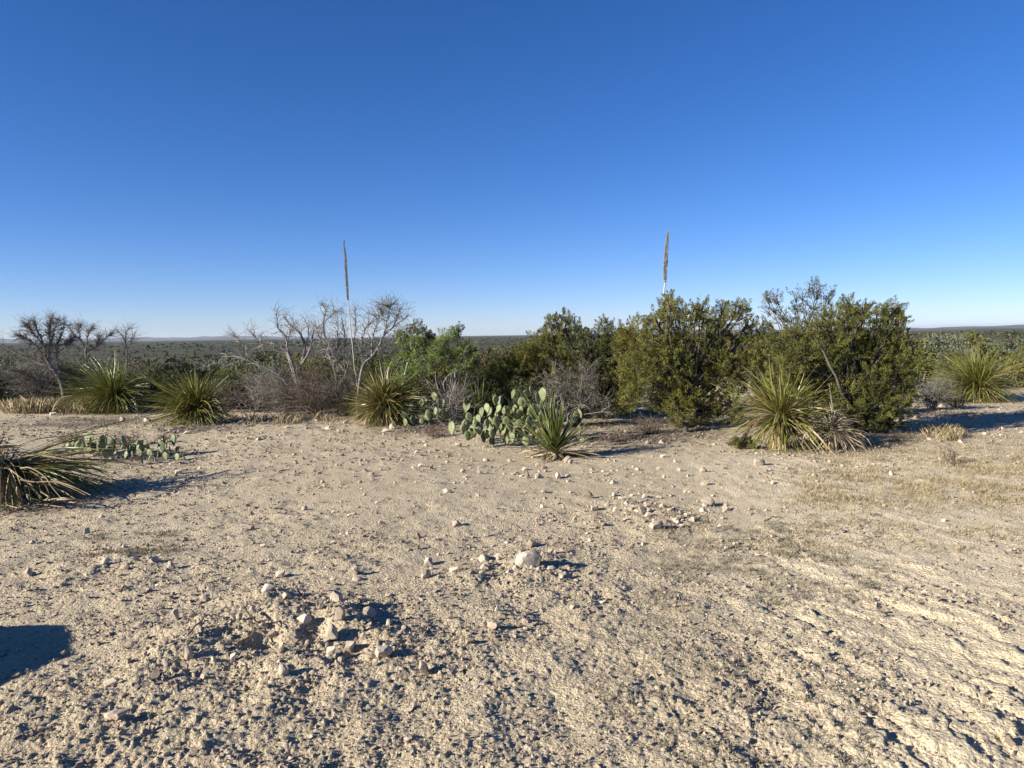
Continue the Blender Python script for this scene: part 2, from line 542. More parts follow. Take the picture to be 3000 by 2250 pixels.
def build_hills(name, az0, az1, dist, hmax, seed, base=-15, col=(.10, .10, .075)):
    na, nr = 160, 14
    az = np.linspace(R(az0), R(az1), na)
    t = np.linspace(0, 1, nr)
    A, T = np.meshgrid(az, t)
    Rr = dist * (1 + 0.30 * T)
    prof = np.clip(0.75 + 0.40 * fbm(A * 7, A * 0, seed, 4), 0.2, 1.2)
    edge = sstep(0, .25, (A - R(az0)) / (R(az1) - R(az0))) * sstep(1, .75, (A - R(az0)) / (R(az1) - R(az0)))
    z = base - 5 + hmax * prof * edge * np.sin(np.pi * T) ** 0.8 * (1 + .25 * fbm(A * 40, T * 3, seed + 9, 3))
    V = np.stack((Rr * np.sin(A), Rr * np.cos(A), z), -1).reshape(-1, 3)
    i = np.arange(nr - 1)[:, None] * na + np.arange(na - 1)[None, :]
    Q = np.stack((i, i + 1, i + na + 1, i + na), -1).reshape(-1, 4)
    m, nt, b = new_mat(name + '_land')
    geo = nt.nodes.new('ShaderNodeNewGeometry')
    n = noise_n(nt, geo.outputs['Position'], .0015, 5)
    nt.links.new(ramp(nt, n, [(.35, tuple(c * .75 for c in col)), (.65, tuple(c * 1.5 for c in col))]), b.inputs['Base Color'])
    b.inputs['Roughness'].default_value = 1
    b.inputs['Specular IOR Level'].default_value = 0
    tag(obj(name, np_mesh(name, V, Q, m, True)), kind='structure')
build_hills('hills', -42, -11, 36000, 210, 5)
build_hills('hills', 4, 48, 24000, 135, 8)
build_hills('hills', 12, 50, 9000, 30, 12)

# ------------------------------------------------------------------ stones
def stone_mesh(name, seed, npts=16, flatn=.7, mat='stone'):
    r_ = random.Random(seed)
    bm = bmesh.new()
    bmesh.ops.create_icosphere(bm, subdivisions=3, radius=.5)
    cuts = [(Vector((r_.gauss(0, 1), r_.gauss(0, 1), r_.gauss(0, .9))).normalized(), r_.uniform(.20, .40)) for _ in range(npts + 4)]
    sx, sy = r_.uniform(3, 9), r_.uniform(3, 9)
    co = np.array([v.co[:] for v in bm.verts])
    for n, d in cuts:
        e = np.clip(co @ np.array(n) - d, 0, None)
        co -= np.array(n)[None] * e[:, None] * .94
    nn = fbm(co[:, 0] * 5 + sx + co[:, 2] * 3, co[:, 1] * 5 + sy - co[:, 2] * 3, seed, 3)
    co *= (1 + .035 * nn)[:, None]
    co[:, 2] *= flatn
    for v, c in zip(bm.verts, co): v.co = c
    me = bpy.data.meshes.new(name)
    bm.to_mesh(me); bm.free()
    a = me.attributes.new('tint', 'FLOAT', 'POINT')
    a.data.foreach_set('value', np.full(len(me.vertices), r_.random(), np.float32))
    me.materials.append(MAT[mat])
    return me
STONES = {k: [stone_mesh('stone_' + k, 100 + 7 * i + 50 * j, 13 + i, (1.0, .85, .7, .95, .6, .8, .9, .75)[i], k2) for i in range(8)]
          for j, (k, k2) in enumerate((('pale', 'stone'), ('dark', 'stone_dark'), ('white', 'stone_white')))}

def boulder_mesh(name, seed, mat, flatn=.8):
    r_ = random.Random(seed)
    bm = bmesh.new()
    bmesh.ops.create_icosphere(bm, subdivisions=3, radius=.5)
    cuts = [(Vector((r_.gauss(0, 1), r_.gauss(0, 1), r_.gauss(0, .8))).normalized(), r_.uniform(.30, .44)) for _ in range(11)]
    for v in bm.verts:
        for n, d in cuts:
            e = v.co.dot(n) - d
            if e > 0: v.co -= n * e * .92
        nn = float(fbm(np.array([v.co.x * 5 + seed]), np.array([v.co.y * 5 + v.co.z * 4]), 3, 3)[0])
        v.co *= 1 + .05 * nn
        v.co.z *= flatn
    me = bpy.data.meshes.new(name); bm.to_mesh(me); bm.free()
    a = me.attributes.new('tint', 'FLOAT', 'POINT'); a.data.foreach_set('value', np.full(len(me.vertices), .75, np.float32))
    me.materials.append(MAT[mat])
    return me

TAKEN = []
def stone(px, py, w, h, label, kind='pale', group=None, v=None, yaw=None, name='stone', sink=.30):
    if 480 < px < 1280 and 1730 < py < 2000:
        w, h, sink = w * .98, h * 1.0, .22
    """px, py: foot of the stone in the photo; w, h: its width and height in photo pixels."""
    g, t = ground_at(px, py - h * .12)
    wm, hm = .78 * w / F * t, .90 * h / F * t
    me = random.choice(STONES[kind]) if v is None else STONES[kind][v]
    bb = [max(c[i] for c in (vv.co for vv in me.vertices)) - min(c[i] for c in (vv.co for vv in me.vertices)) for i in range(3)]
    o = obj(name, me)
    sx = wm / bb[0]
    sy = wm * random.uniform(.7, 1.0) / bb[1]
    sz = hm * 1.15 / bb[2]
    o.scale = (sx, sy, sz)
    o.rotation_euler = (random.uniform(-.15, .15), random.uniform(-.15, .15), random.uniform(-.5, .5) if yaw is None else yaw)
    zmin = min(vv.co.z for vv in me.vertices) * sz
    o.location = (g.x, g.y, g.z - zmin - hm * sink)
    TAKEN.append((g.x, g.y, wm))
    return tag(o, label, 'stone', group)

def boulder(px, py, w, h, label, seed, mat, flatn=.8, sink=.25):
    g, t = ground_at(px, py)
    wm, hm = w / F * t, h / F * t
    o = obj('boulder', boulder_mesh('boulder', seed, mat, flatn))
    o.scale = (wm, wm * .85, hm / flatn * 1.25)
    o.rotation_euler = (0, 0, .4)
    o.location = (g.x, g.y, g.z + hm * .62 - hm * sink)
    TAKEN.append((g.x, g.y, wm))
    return tag(o, label, 'boulder')

boulder(1550, 1660, 82, 54, 'largest cream boulder on open ground with a small stone perched behind it', 3, 'stone_white')
stone(1556, 1606, 38, 28, 'pale stone right behind the largest cream boulder', 'white')
stone(2960, 2200, 40, 32, 'dark brown stone in the bottom right corner', 'dark')
stone(1880, 1506, 28, 34, 'upright brown block among pale rubble left of the white rock', 'dark', v=0)
stone(1898, 1512, 28, 16, 'pale stone leaning on the upright brown block', 'white')
stone(2075, 1486, 50, 32, 'big white rock in the rubble right of the brown block', 'white')
stone(1925, 1556, 56, 28, 'broad cream rock below the brown block', 'white')
stone(1980, 1528, 34, 16, 'flat white stone between the broad cream rock and the big white rock', 'white')
stone(1728, 1463, 26, 24, 'dark stone alone on sand to the left of the rubble', 'dark')
stone(1804, 1498, 28, 20, 'second pale stone left of the brown block', 'pale')
stone(1742, 1496, 30, 22, 'pale stone at the left end of the rubble', 'pale')
stone(2060, 1386, 28, 22, 'lone whitish stone on sand below the junipers', 'white')
stone(2226, 1366, 42, 26, 'whitish rock in front of the big spreading sotol', 'white')
stone(1546, 1404, 15, 20, 'small dark stone, leftmost of three in a row on the sand', 'dark')
stone(1576, 1404, 34, 19, 'pale stone, middle of three in a row on the sand', 'pale')
stone(1636, 1404, 22, 25, 'pointed pale stone, rightmost of three in a row on the sand', 'white')
stone(1312, 1446, 36, 16, 'flat whitish stone with a dark notch on the middle sand', 'white')
stone(1590, 1490, 20, 14, 'tiny white stone by itself above the largest boulder', 'white')
stone(1340, 1543, 40, 22, 'white stone with a long shadow left of the brown block', 'white')
stone(1224, 1578, 20, 24, 'small upright tan stone left of the largest boulder', 'dark')
stone(1224, 1612, 16, 16, 'small tan stone below the upright tan stone', 'dark')
stone(1088, 1580, 24, 16, 'low stone on bare sand far left of the largest boulder', 'pale')
stone(1330, 1682, 36, 20, 'cream stone lying in rubble left of the largest boulder', 'white')
stone(1450, 1848, 58, 28, 'wedge shaped pale stone alone in the lower middle', 'pale', v=4)
stone(1378, 1896, 38, 20, 'low pale stone below the wedge shaped stone', 'pale')
stone(1458, 1800, 18, 22, 'little upright stone above the wedge shaped stone', 'white')
stone(1042, 1692, 26, 34, 'upright pale stone standing alone right above the dug heap', 'white')
stone(822, 1692, 40, 28, 'pale slanted stone lying above the dug heap', 'white')
stone(1046, 1700, 44, 14, 'flat pale stone under the upright stone above the dug heap', 'pale')
stone(500, 1670, 28, 28, 'squared tan block with a thin long shadow at left', 'pale', v=0)
stone(452, 1652, 34, 20, 'pale stone left of the squared tan block', 'white')
stone(368, 1668, 34, 18, 'long flat stone left of the squared tan block', 'pale')
stone(308, 1655, 34, 20, 'whitish stone at the left end of the stone row', 'white')
stone(346, 1645, 24, 16, 'small white stone in the middle of the stone row', 'white')
stone(84, 1694, 34, 30, 'pale stone near the left edge of the picture', 'pale')
stone(255, 1562, 26, 22, 'small squared stone below the left edge plant', 'white')
stone(540, 1588, 28, 16, 'pale stone on gravel right below the left edge plant', 'white')
stone(770, 1606, 24, 14, 'white pebble alone on gravel at left of centre', 'white')
stone(598, 1764, 26, 26, 'round grey stone left above the dug heap', 'pale', v=7)
stone(513, 1816, 36, 30, 'pale squared stone left of the dug heap', 'white')
stone(562, 1810, 28, 20, 'pale stone right beside the squared stone left of the heap', 'white')
stone(320, 2012, 58, 30, 'tan rounded rock left below the dug heap', 'pale')
stone(342, 2116, 86, 34, 'flat grey slab of rock at the lower left', 'pale', v=4)
stone(456, 1996, 34, 36, 'brown egg shaped stone left below the dug heap', 'dark', v=7)
stone(552, 1936, 32, 52, 'tall pointed stone standing at the left foot of the dug heap', 'pale', v=0)
stone(784, 1744, 50, 24, 'cream lump on the upper left rim of the dug heap', 'white')
stone(983, 1778, 52, 40, 'tan rock casting a long shadow on top of the dug heap', 'pale')
stone(999, 1830, 40, 42, 'rounded white rock in the middle of the dug heap', 'white')
stone(1079, 1814, 56, 32, 'pale rock at the upper right of the dug heap', 'pale')
stone(971, 1876, 52, 46, 'banded grey block at the heart of the dug heap', 'pale', v=0)
stone(1024, 1910, 42, 40, 'squared white block on the right of the dug heap', 'white', v=3)
stone(969, 1918, 38, 36, 'white block right below the banded grey block', 'white')
stone(1127, 1930, 66, 40, 'wide white rock at the right foot of the dug heap', 'white')
stone(1240, 1964, 44, 44, 'pale broken rock furthest right of the dug heap', 'pale')
stone(828, 1988, 38, 36, 'pale grey stone below the dug heap', 'pale')
stone(894, 1826, 56, 30, 'lumpy white rock above the banded grey block', 'white')
for px, py, w, h in ((841, 1769, 36, 20), (942, 1791, 20, 20), (904, 1892, 24, 27), (627, 1950, 20, 22), (684, 1944, 24, 27), (824, 1926, 26, 30),
                     (961, 1948, 34, 24), (771, 1839, 40, 22), (800, 1868, 36, 22), (1065, 1868, 24, 20), (1140, 1842, 26, 22), (1185, 1850, 22, 18),
                     (740, 1800, 24, 20), (700, 1818, 26, 18), (660, 1790, 22, 16), (1000, 1955, 26, 18), (870, 1935, 22, 16), (1100, 1960, 22, 16), (735, 1950, 22, 18), (595, 1985, 24, 20)):
    stone(px, py, w, h, 'small pale stone piled on the dug heap between its larger rocks', random.choice(('pale', 'white')), 'small stones on the dug heap')
stone(360, 1236, 24, 17, 'bright white stone on bare ground under the left sotols', 'white')
stone(432, 1238, 30, 14, 'low heap-like white stone left of the second sotol', 'white')
stone(155, 1218, 24, 13, 'whitish stone at the edge of tan grass at far left', 'white')
stone(1150, 1259, 24, 24, 'bright white stone at the foot of the small cactus clump', 'white')
stone(1130, 1266, 30, 12, 'flat white stone left of the bright stone by the cactus clump', 'white')
stone(1344, 1312, 26, 18, 'pale stone in front of the green prickly pear', 'white')
stone(2815, 1300, 20, 14, 'white stone in straw grass below the juniper shadow', 'white')
stone(1898, 1303, 22, 18, 'pale stone where the juniper shade ends', 'white')
stone(1940, 1300, 24, 14, 'second pale stone where the juniper shade ends', 'white')

# loose stones: those one can still pick out singly
zones = [
    ('small loose limestone chip on the flat sand before the plants', 'loose chips on the flat sand', lambda: (rng.uniform(300, 2000), rng.uniform(1235, 1420)), (10, 26), 90),
    ('loose limestone chip on the gravelly left half of the clearing', 'loose chips on the left gravel', lambda: (rng.uniform(20, 1150), rng.uniform(1480, 1760)), (12, 24), 40),
    ('pale rubble chip strewn around the brown block and white rock', 'rubble chips', lambda: (rng.normal(1950, 170), rng.normal(1500, 38)), (14, 32), 62),
    ('pale chip strewn around the largest cream boulder', 'chips around the largest boulder', lambda: (rng.normal(1520, 120), rng.normal(1670, 42)), (14, 34), 48),
    ('pale broken rock along the edge of the track before the right juniper', 'rocks along the track edge', lambda: (rng.uniform(2150, 2980), rng.uniform(1180, 1400)), (12, 28), 34)]
for label, group, f, (a, b_), n in zones:
    for k in range(n):
        px, py = f()
        if 1400 < px < 2600 and py < 1335 and group.startswith('loose chips on the flat'): py = rng.uniform(1340, 1430)
        if px > 2150 and py < 1345 and px < 2640: py = rng.uniform(1345, 1420)
        if px > 2640 and group.startswith('rocks along'): py = rng.uniform(1185, 1300)
        w = rng.uniform(a, b_) * (.7 + .6 * (rng.random() ** 2))
        stone(px, py, w, w * rng.uniform(.4, .75), label, random.choice(('pale', 'white', 'white')), group)

# off the left edge: unseen boulder added to cast the lower left shadow
p_ = flat(-150, 1930)
o_ = obj('boulder', boulder_mesh('boulder', 21, 'stone', .9))
o_.scale = (.85, 2.1, .95); o_.location = (p_.x - 1.12, p_.y - .68, .28)
tag(o_, 'unseen boulder added beyond the left edge to cast the shadow at lower left', 'boulder')

def build_gravel():
    variants = []
    for me in STONES['pale']:
        V = np.array([v.co[:] for v in me.vertices]); Fq = np.array([p.vertices[:] for p in me.polygons])
        variants.append((V, Fq))
    # simple low-poly chips
    variants = []
    for s in range(10):
        r_ = random.Random(900 + s)
        bm = bmesh.new()
        for _ in range(7):
            v = Vector((r_.gauss(0, 1), r_.gauss(0, 1), r_.gauss(0, 1))).normalized()
            bm.verts.new((v.x * .5, v.y * .5, v.z * .34))
        bmesh.ops.convex_hull(bm, input=bm.verts)
        for v in [v for v in bm.verts if not v.link_faces]: bm.verts.remove(v)
        bmesh.ops.triangulate(bm, faces=bm.faces)
        bm.verts.index_update()
        variants.append((np.array([v.co[:] for v in bm.verts]), np.array([[v.index for v in f.verts] for f in bm.faces])))
        bm.free()
    N = 118000
    d = np.exp(rng.uniform(math.log(2.1), math.log(19.5), N))
    a = rng.uniform(-R(44), R(44), N)
    x, y = d * np.sin(a), d * np.cos(a)
    dens = 0.42 + 0.55 * fbm(x / .8, y / .8, 33, 3) + .25 * (noise(x / .15, y / .15, 36))
    for hx, hy, hr, h in HUMPS:
        if h > 0: dens = dens + .8 * np.exp(-((x - hx) ** 2 + (y - hy) ** 2) / (hr * hr * 1.6))
    dens = dens - .05 * road_mask(x, y) - 0.30 * sstep(6.2, 7.6, d) * sstep(4.5, .5, np.abs(x - .8)) * sstep(11, 9.5, d)
    dens = dens + .18 * sstep(-.5, -3, x) * sstep(4, 7, d)
    dens = np.where(d > 6, dens * .62, dens * 1.15)
    keep = rng.random(N) < np.clip(dens, .03, 1)
    x, y, d = x[keep], y[keep], d[keep]
    n = len(x)
    smin = np.clip(.0020 * d, .006, .03)
    smax = np.clip(.028 + .0040 * d, 0, .085)
    u = rng.random(n)
    k = 1.75 - .25 * sstep(5.5, 9, d)
    s = (smin ** -k + u * (smax ** -k - smin ** -k)) ** (-1 / k)
    z = height(x, y)
    yaw = rng.uniform(0, 2 * np.pi, n)
    var = rng.integers(0, len(variants), n)
    Vs, Fs, Ts, off = [], [], [], 0
    for vi, (V, Fq) in enumerate(variants):
        idx = np.nonzero(var == vi)[0]
        c, sn = np.cos(yaw[idx]), np.sin(yaw[idx])
        sc = s[idx]
        st = rng.uniform(.7, 1.2, (len(idx), 3))
        P = V[None] * sc[:, None, None] * st[:, None, :]
        tilt = rng.normal(0, .25, len(idx))
        P = np.stack((P[..., 0] * c[:, None] - P[..., 1] * sn[:, None], P[..., 0] * sn[:, None] + P[..., 1] * c[:, None], P[..., 2] + P[..., 0] * tilt[:, None]), -1)
        P += np.stack((x[idx], y[idx], z[idx] + .15 * sc), -1)[:, None, :]
        Vs.append(P.reshape(-1, 3))
        Fs.append((Fq[None] + (np.arange(len(idx)) * len(V))[:, None, None]).reshape(-1, 3) + off)
        Ts.append(np.repeat(rng.random(len(idx)), len(V)))
        off += len(idx) * len(V)
    me = np_mesh('gravel', np.concatenate(Vs), np.concatenate(Fs), MAT['stone'], False, {'tint': np.concatenate(Ts)})
    tag(obj('gravel', me), 'pale limestone gravel scattered over the whole clearing', 'gravel', kind='stuff')
build_gravel()

# ------------------------------------------------------------------ blades (sotol, yucca)
def blade_shape(width, bend, twist=0., segs=6, taper=.75, fold=.35, wave=0.0):
    """unit-length blade along +Z bending towards +X; V-folded strip; returns V (n,3), F quads, along"""
    t = np.linspace(0, 1, segs + 1)
    ang = bend * t ** 1.5
    dx = np.sin(ang); dz = np.cos(ang)
    x = np.concatenate(([0], np.cumsum((dx[1:] + dx[:-1]) / 2))) / segs
    z = np.concatenate(([0], np.cumsum((dz[1:] + dz[:-1]) / 2))) / segs
    x = x + wave * np.sin(t * 6) * t
    w = width * np.clip(1 - t ** 2.2 * taper - .25 * t * (t > .8), .10, 1) * (.75 + .25 * np.minimum(1, t * 4))
    V, al = [], []
    for i in range(segs + 1):
        tw = twist * t[i]
        nx, nz = math.cos(ang[i]), -math.sin(ang[i])     # normal in the bend plane
        for s_, lift in ((-1, fold), (0, 0), (1, fold)):
            yy = s_ * w[i] / 2 * math.cos(tw)
            off = s_ * w[i] / 2 * math.sin(tw) - lift * w[i] / 2
            V.append((x[i] + nx * off, yy, z[i] + nz * off))
            al.append(t[i])
    Fq = []
    for i in range(segs):
        for k in (0, 1):
            a = i * 3 + k
            Fq.append((a, a + 1, a + 4, a + 3))
    return np.array(V), np.array(Fq), np.array(al)

def rot_blade(az, pol):
    """matrix turning +Z to polar angle pol at azimuth az, the bend staying downward"""
    return Matrix.Rotation(az, 4, 'Z') @ Matrix.Rotation(pol, 4, 'Y')

def rosette_spec(n, length, pol0, pol1, lenjit=.15, azr=None, pw=1.0):
    L = []
    ph = rng.uniform(0, 6.28)
    for i in range(n):
        az = i * 2.399963 + rng.normal(0, .45) if azr is None else rng.uniform(*azr)
        u = ((i + .5) / n) ** pw
        pol = pol0 + (pol1 - pol0) * u + rng.normal(0, R(9))
        lop = (.80 + .20 * sstep(0.2, 1.1, pol)) * (1 + .13 * math.sin(az + ph) + .08 * math.sin(3 * az + ph * 2))
        L.append((az, pol, length * lop * min(1.25, max(.35, 1 + rng.normal(-.06, lenjit))) * (1 - .12 * u)))
    return L

def joined_blades(name, spec, shapes, mat, parent, centre=(0, 0, 0), jit=.03, lift=0.0, gmin=None):
    Vs, Fs, Ts, Al, off = [], [], [], [], 0
    for az, pol, ln in spec:
        V, Fq, al = shapes[rng.integers(len(shapes))]
        mm = np.array(rot_blade(az, pol).to_3x3())
        P = (V * ln) @ mm.T
        P = P + np.array(centre) + np.array((rng.normal(0, jit), rng.normal(0, jit), rng.normal(0, jit) + lift))
        if gmin is not None:
            P[:, 2] = np.maximum(P[:, 2], gmin + .01 + .02 * rng.random())
        Vs.append(P); Fs.append(Fq + off); Ts.append(np.full(len(V), rng.random())); Al.append(al)
        off += len(V)
    me = np_mesh(name, np.concatenate(Vs), np.concatenate(Fs), mat, True, {'tint': np.concatenate(Ts), 'along': np.concatenate(Al)})
    o = obj(name, me, parent)
    o['kind'] = 'stuff'
    return o

def single_blades(name, spec, shapes, mat, parent, centre=(0, 0, 0), jit=.02):
    mes = []
    for V, Fq, al in shapes:
        for k in range(2):
            mes.append(np_mesh(name, V, Fq, mat, True, {'tint': np.full(len(V), rng.random()), 'along': al}))
    for az, pol, ln in spec:
        mw = Matrix.Translation(Vector(centre) + Vector((rng.normal(0, jit), rng.normal(0, jit), rng.normal(0, jit)))) @ rot_blade(az, pol) @ Matrix.Diagonal((ln, ln, ln, 1))
        obj(name, mes[rng.integers(len(mes))], parent, mw=mw)

def core_mesh(name, r, h, mat, n=9):
    """short shaggy caudex"""
    pts = np.array([(0, 0, -.05), (0, 0, h * .3), (0, 0, h * .7), (0, 0, h)])
    V, Fq, T = tubes([(pts, np.array([r * 1.1, r, r * .9, r * .35]))], n)
    V = V + rng.normal(0, r * .08, V.shape)
    return np_mesh(name, V, Fq, mat, True, {'tint': T})

def sotol(px, py, length_px, label, n=430, pol=(4, 100), width=.016, bend=(.25, .9), mat='sotol', dry=90, lift=.16, singles=0, group=None, rough=.20, drylen=.75, yaw=0):
    g, t = ground_at(px, py)
    L = length_px / F * t
    root = thing('sotol', label, 'plant', g, group)
    obj('trunk', core_mesh('trunk', .10, lift + .05, MAT['dry']), root)
    shapes = [blade_shape(width / L, b, tw, 6, .72, .3, wv) for b, tw, wv in zip(np.concatenate((np.linspace(bend[0], bend[1], 9), (bend[1] * 1.7, bend[1] * 2.4, -.15))), rng.normal(0, 1.1, 12), rng.normal(0, .03, 12))]
    spec = rosette_spec(n, L, R(pol[0]), R(pol[1]), rough, pw=.75)
    if singles:
        pick = rng.permutation(n)
        single_blades('leaf', [spec[i] for i in pick[:singles]], shapes, MAT[mat], root, (0, 0, lift))
        rest = [spec[i] for i in pick[singles:]]
    else:
        rest = spec
    if rest:
        joined_blades('leaves', rest, shapes, MAT[mat], root, (0, 0, lift), gmin=-.02)
    if dry:
        shp = [blade_shape(width / L, b, tw, 6, .6, .3, wv) for b, tw, wv in zip(np.linspace(.4, 1.3, 6), rng.normal(0, 1.5, 6), rng.normal(0, .04, 6))]
        joined_blades('dry_leaves', rosette_spec(dry, L * drylen, R(85), R(128), .25) + rosette_spec(dry // 3, L * .85, R(45), R(85), .25), shp, MAT['dry'], root, (0, 0, lift), gmin=-.01)
    return root, g, t, L

sotol(338, 1207, 145, 'bushy olive sotol, leftmost of the two in front of the bare tree', n=1500, pol=(2, 118), width=.018, bend=(.05, .95), lift=.30, rough=.28, dry=240)
sotol(578, 1240, 130, 'rounded olive sotol on bare ground right of the leftmost sotol', n=1250, pol=(2, 120), width=.019, bend=(.05, .85), lift=.28, rough=.27, dry=220)
sotol(1128, 1242, 132, 'reddish and green sotol between the dead shrub and the prickly pear', n=1400, pol=(2, 124), width=.019, bend=(.05, .9), mat='sotol_red', dry=260, lift=.32, rough=.27)
sotol(2862, 1176, 146, 'yellow-green sotol by the right edge beyond the juniper shadow', n=1250, pol=(2, 118), width=.019, bend=(.05, .9), lift=.32, rough=.27, dry=200)

# short broken flower stalk stump in the reddish sotol
def bleached_stump():
    for o in list(scene.objects):
        if o.get('label', '').startswith('reddish and green sotol'):
            g = o.location
            t = g.y
            a = at(1178, 1132, t * 1.0) - g; b = at(1194, 1062, t * 1.0) - g
            P, r_ = smooth_path([a, a.lerp(b, .5), b], [.020, .017, .012])
            V, Fq, T = tubes([(P, r_)], 6)
            obj('flower_stalk', np_mesh('flower_stalk', V, Fq, MAT['stalk'], True, {'tint': T}), o)
bleached_stump()

# the big spreading sotol before the right juniper
big, g, t, L = sotol(2290, 1312, 190, 'largest sotol with long arching leaves in front of the right juniper', n=430, pol=(2, 120), width=.021, bend=(.0, .75), lift=.42, singles=300, dry=150, drylen=.8, rough=.24)
sotol(2436, 1318, 115, 'grey half dead sotol tucked under the right juniper', n=190, pol=(10, 120), width=.018, bend=(.2, .9), mat='strawgrey', lift=.28, dry=70, drylen=.9)

# stiff yuccas
def yucca(px, py, length_px, label, n, pol, width, lift, bend=(.02, .18), dry=26, fans=None):
    g, t = ground_at(px, py)
    L = length_px / F * t
    root = thing('yucca', label, 'plant', g)
    obj('trunk', core_mesh('trunk', .055, lift + .04, MAT['strawgrey']), root)
    shapes = [blade_shape(width / L, b, tw, 5, .85, .5) for b, tw in zip(np.linspace(bend[0], bend[1], 7), rng.normal(0, .5, 7))]
    single_blades('leaf', rosette_spec(n, L, R(pol[0]), R(pol[1]), .1), shapes, MAT['yucca'], root, (0, 0, lift), .025)
    shp = [blade_shape(width / L, b, tw, 6, .8, .4, wv) for b, tw, wv in zip(np.linspace(.1, .6, 6), rng.normal(0, 1.2, 6), rng.normal(0, .03, 6))]
    joined_blades('dry_leaves', rosette_spec(dry, L * .8, R(86), R(108), .2), shp, MAT['dry'], root, (0, 0, lift * .7), gmin=-.01)
    return root
yucca(1625, 1342, 196, 'stiff green yucca in front of the prickly pear', 125, (2, 74), .036, .09, dry=40)
yucca(1408, 1232, 152, 'stiff upright yucca behind the prickly pear, left of the front yucca', 95, (2, 58), .036, .10)

# the drooping plant at the left edge
def left_plant():
    g, t = ground_at(20, 1462)
    L = 315 / F * t
    root = thing('sotol', 'dark drooping sotol with curled straw leaves at the left edge', 'plant', g)
    obj('trunk', core_mesh('trunk', .16, .34, MAT['dry']), root)
    shapes = [blade_shape(.020 / L, b, tw, 7, .7, .3, wv) for b, tw, wv in zip(np.linspace(.15, .75, 8), rng.normal(0, .9, 8), rng.normal(0, .02, 8))]
    spec = rosette_spec(620, L, R(74), R(120), .14, pw=.9)
    spec = [q for q in spec if not (math.sin(q[0]) < -.35 and rng.random() < .75)]
    # the crown leans right, over the ground
    spec = [(az, pol, ln * (1.0 + .08 * math.cos(az)) * (.78 if math.cos(az) < 0 else 1)) for az, pol, ln in spec]
    pick = rng.permutation(len(spec))
    single_blades('leaf', [spec[i] for i in pick[:280]], shapes, MAT['sotol'], root, (0.05, 0, .33), .04)
    joined_blades('dry_leaves', [spec[i] for i in pick[280:]], shapes, MAT['dry'], root, (0.05, 0, .33), .04, gmin=0)
    shp = [blade_shape(.016 / L, b, tw, 8, .5, .3, wv) for b, tw, wv in zip(np.linspace(.6, 2.2, 8), rng.normal(0, 2, 8), rng.normal(0, .08, 8))]
    joined_blades('dry_leaves', rosette_spec(230, L * .72, R(60), R(135), .25), shp, MAT['dry'], root, (-.05, -.02, .36), .06, gmin=0)
    joined_blades('dry_leaves', [(rng.uniform(-.5, 1.0), R(rng.uniform(20, 55)), L * rng.uniform(.7, 1.0)) for _ in range(3)], shapes, MAT['dry'], root, (-.25, .1, .40), .08)
    joined_blades('dry_leaves', rosette_spec(620, .62, R(5), R(125), .22), [blade_shape(.03, b_, tw, 6, .6, .3, wv) for b_, tw, wv in zip(np.linspace(.3, 1.6, 6), rng.normal(0, 1.5, 6), rng.normal(0, .05, 6))], MAT['dry'], root, (-.42, -.05, .34), .10, gmin=0)
    # long curled straw leaves at its foot, traced on the ground in front
    curls = [[(60, 1372), (90, 1371), (130, 1395), (155, 1430), (180, 1460)],
             [(50, 1425), (52, 1450), (75, 1470), (120, 1466), (170, 1464), (225, 1463), (237, 1468), (222, 1473), (190, 1470), (150, 1474)],
             [(60, 1405), (100, 1412), (160, 1412), (210, 1430), (250, 1450)],
             [(20, 1480), (60, 1488), (110, 1478), (190, 1486)],
             [(90, 1460), (125, 1466), (180, 1459), (215, 1462)],
             [(120, 1440), (135, 1450), (142, 1458), (118, 1470)],
             [(0, 1440), (30, 1470), (80, 1492)],
             [(150, 1404), (210, 1424), (265, 1450)]]
    paths = []
    for c in curls:
        pts = []
        for i, (px, py) in enumerate(c):
            base = ground_at(px, max(py, 1466))[0]
            dep = t - .62 if py < 1466 else base.y - .05
            q = at(px, py, dep)
            q.z = max(q.z, hz(q.x, q.y) + .012)
            pts.append(q - g)
        P, r_ = smooth_path(pts, np.linspace(.0095, .004, len(pts)), 5)
        paths.append((P, r_))
    for P, r_ in paths:
        V, Fq, T = tubes([(P, r_)], 4)
        obj('curled_leaf', np_mesh('curled_leaf', V, Fq, MAT['dry'], True, {'tint': np.full(len(V), .85 + .15 * rng.random())}), root)
left_plant()

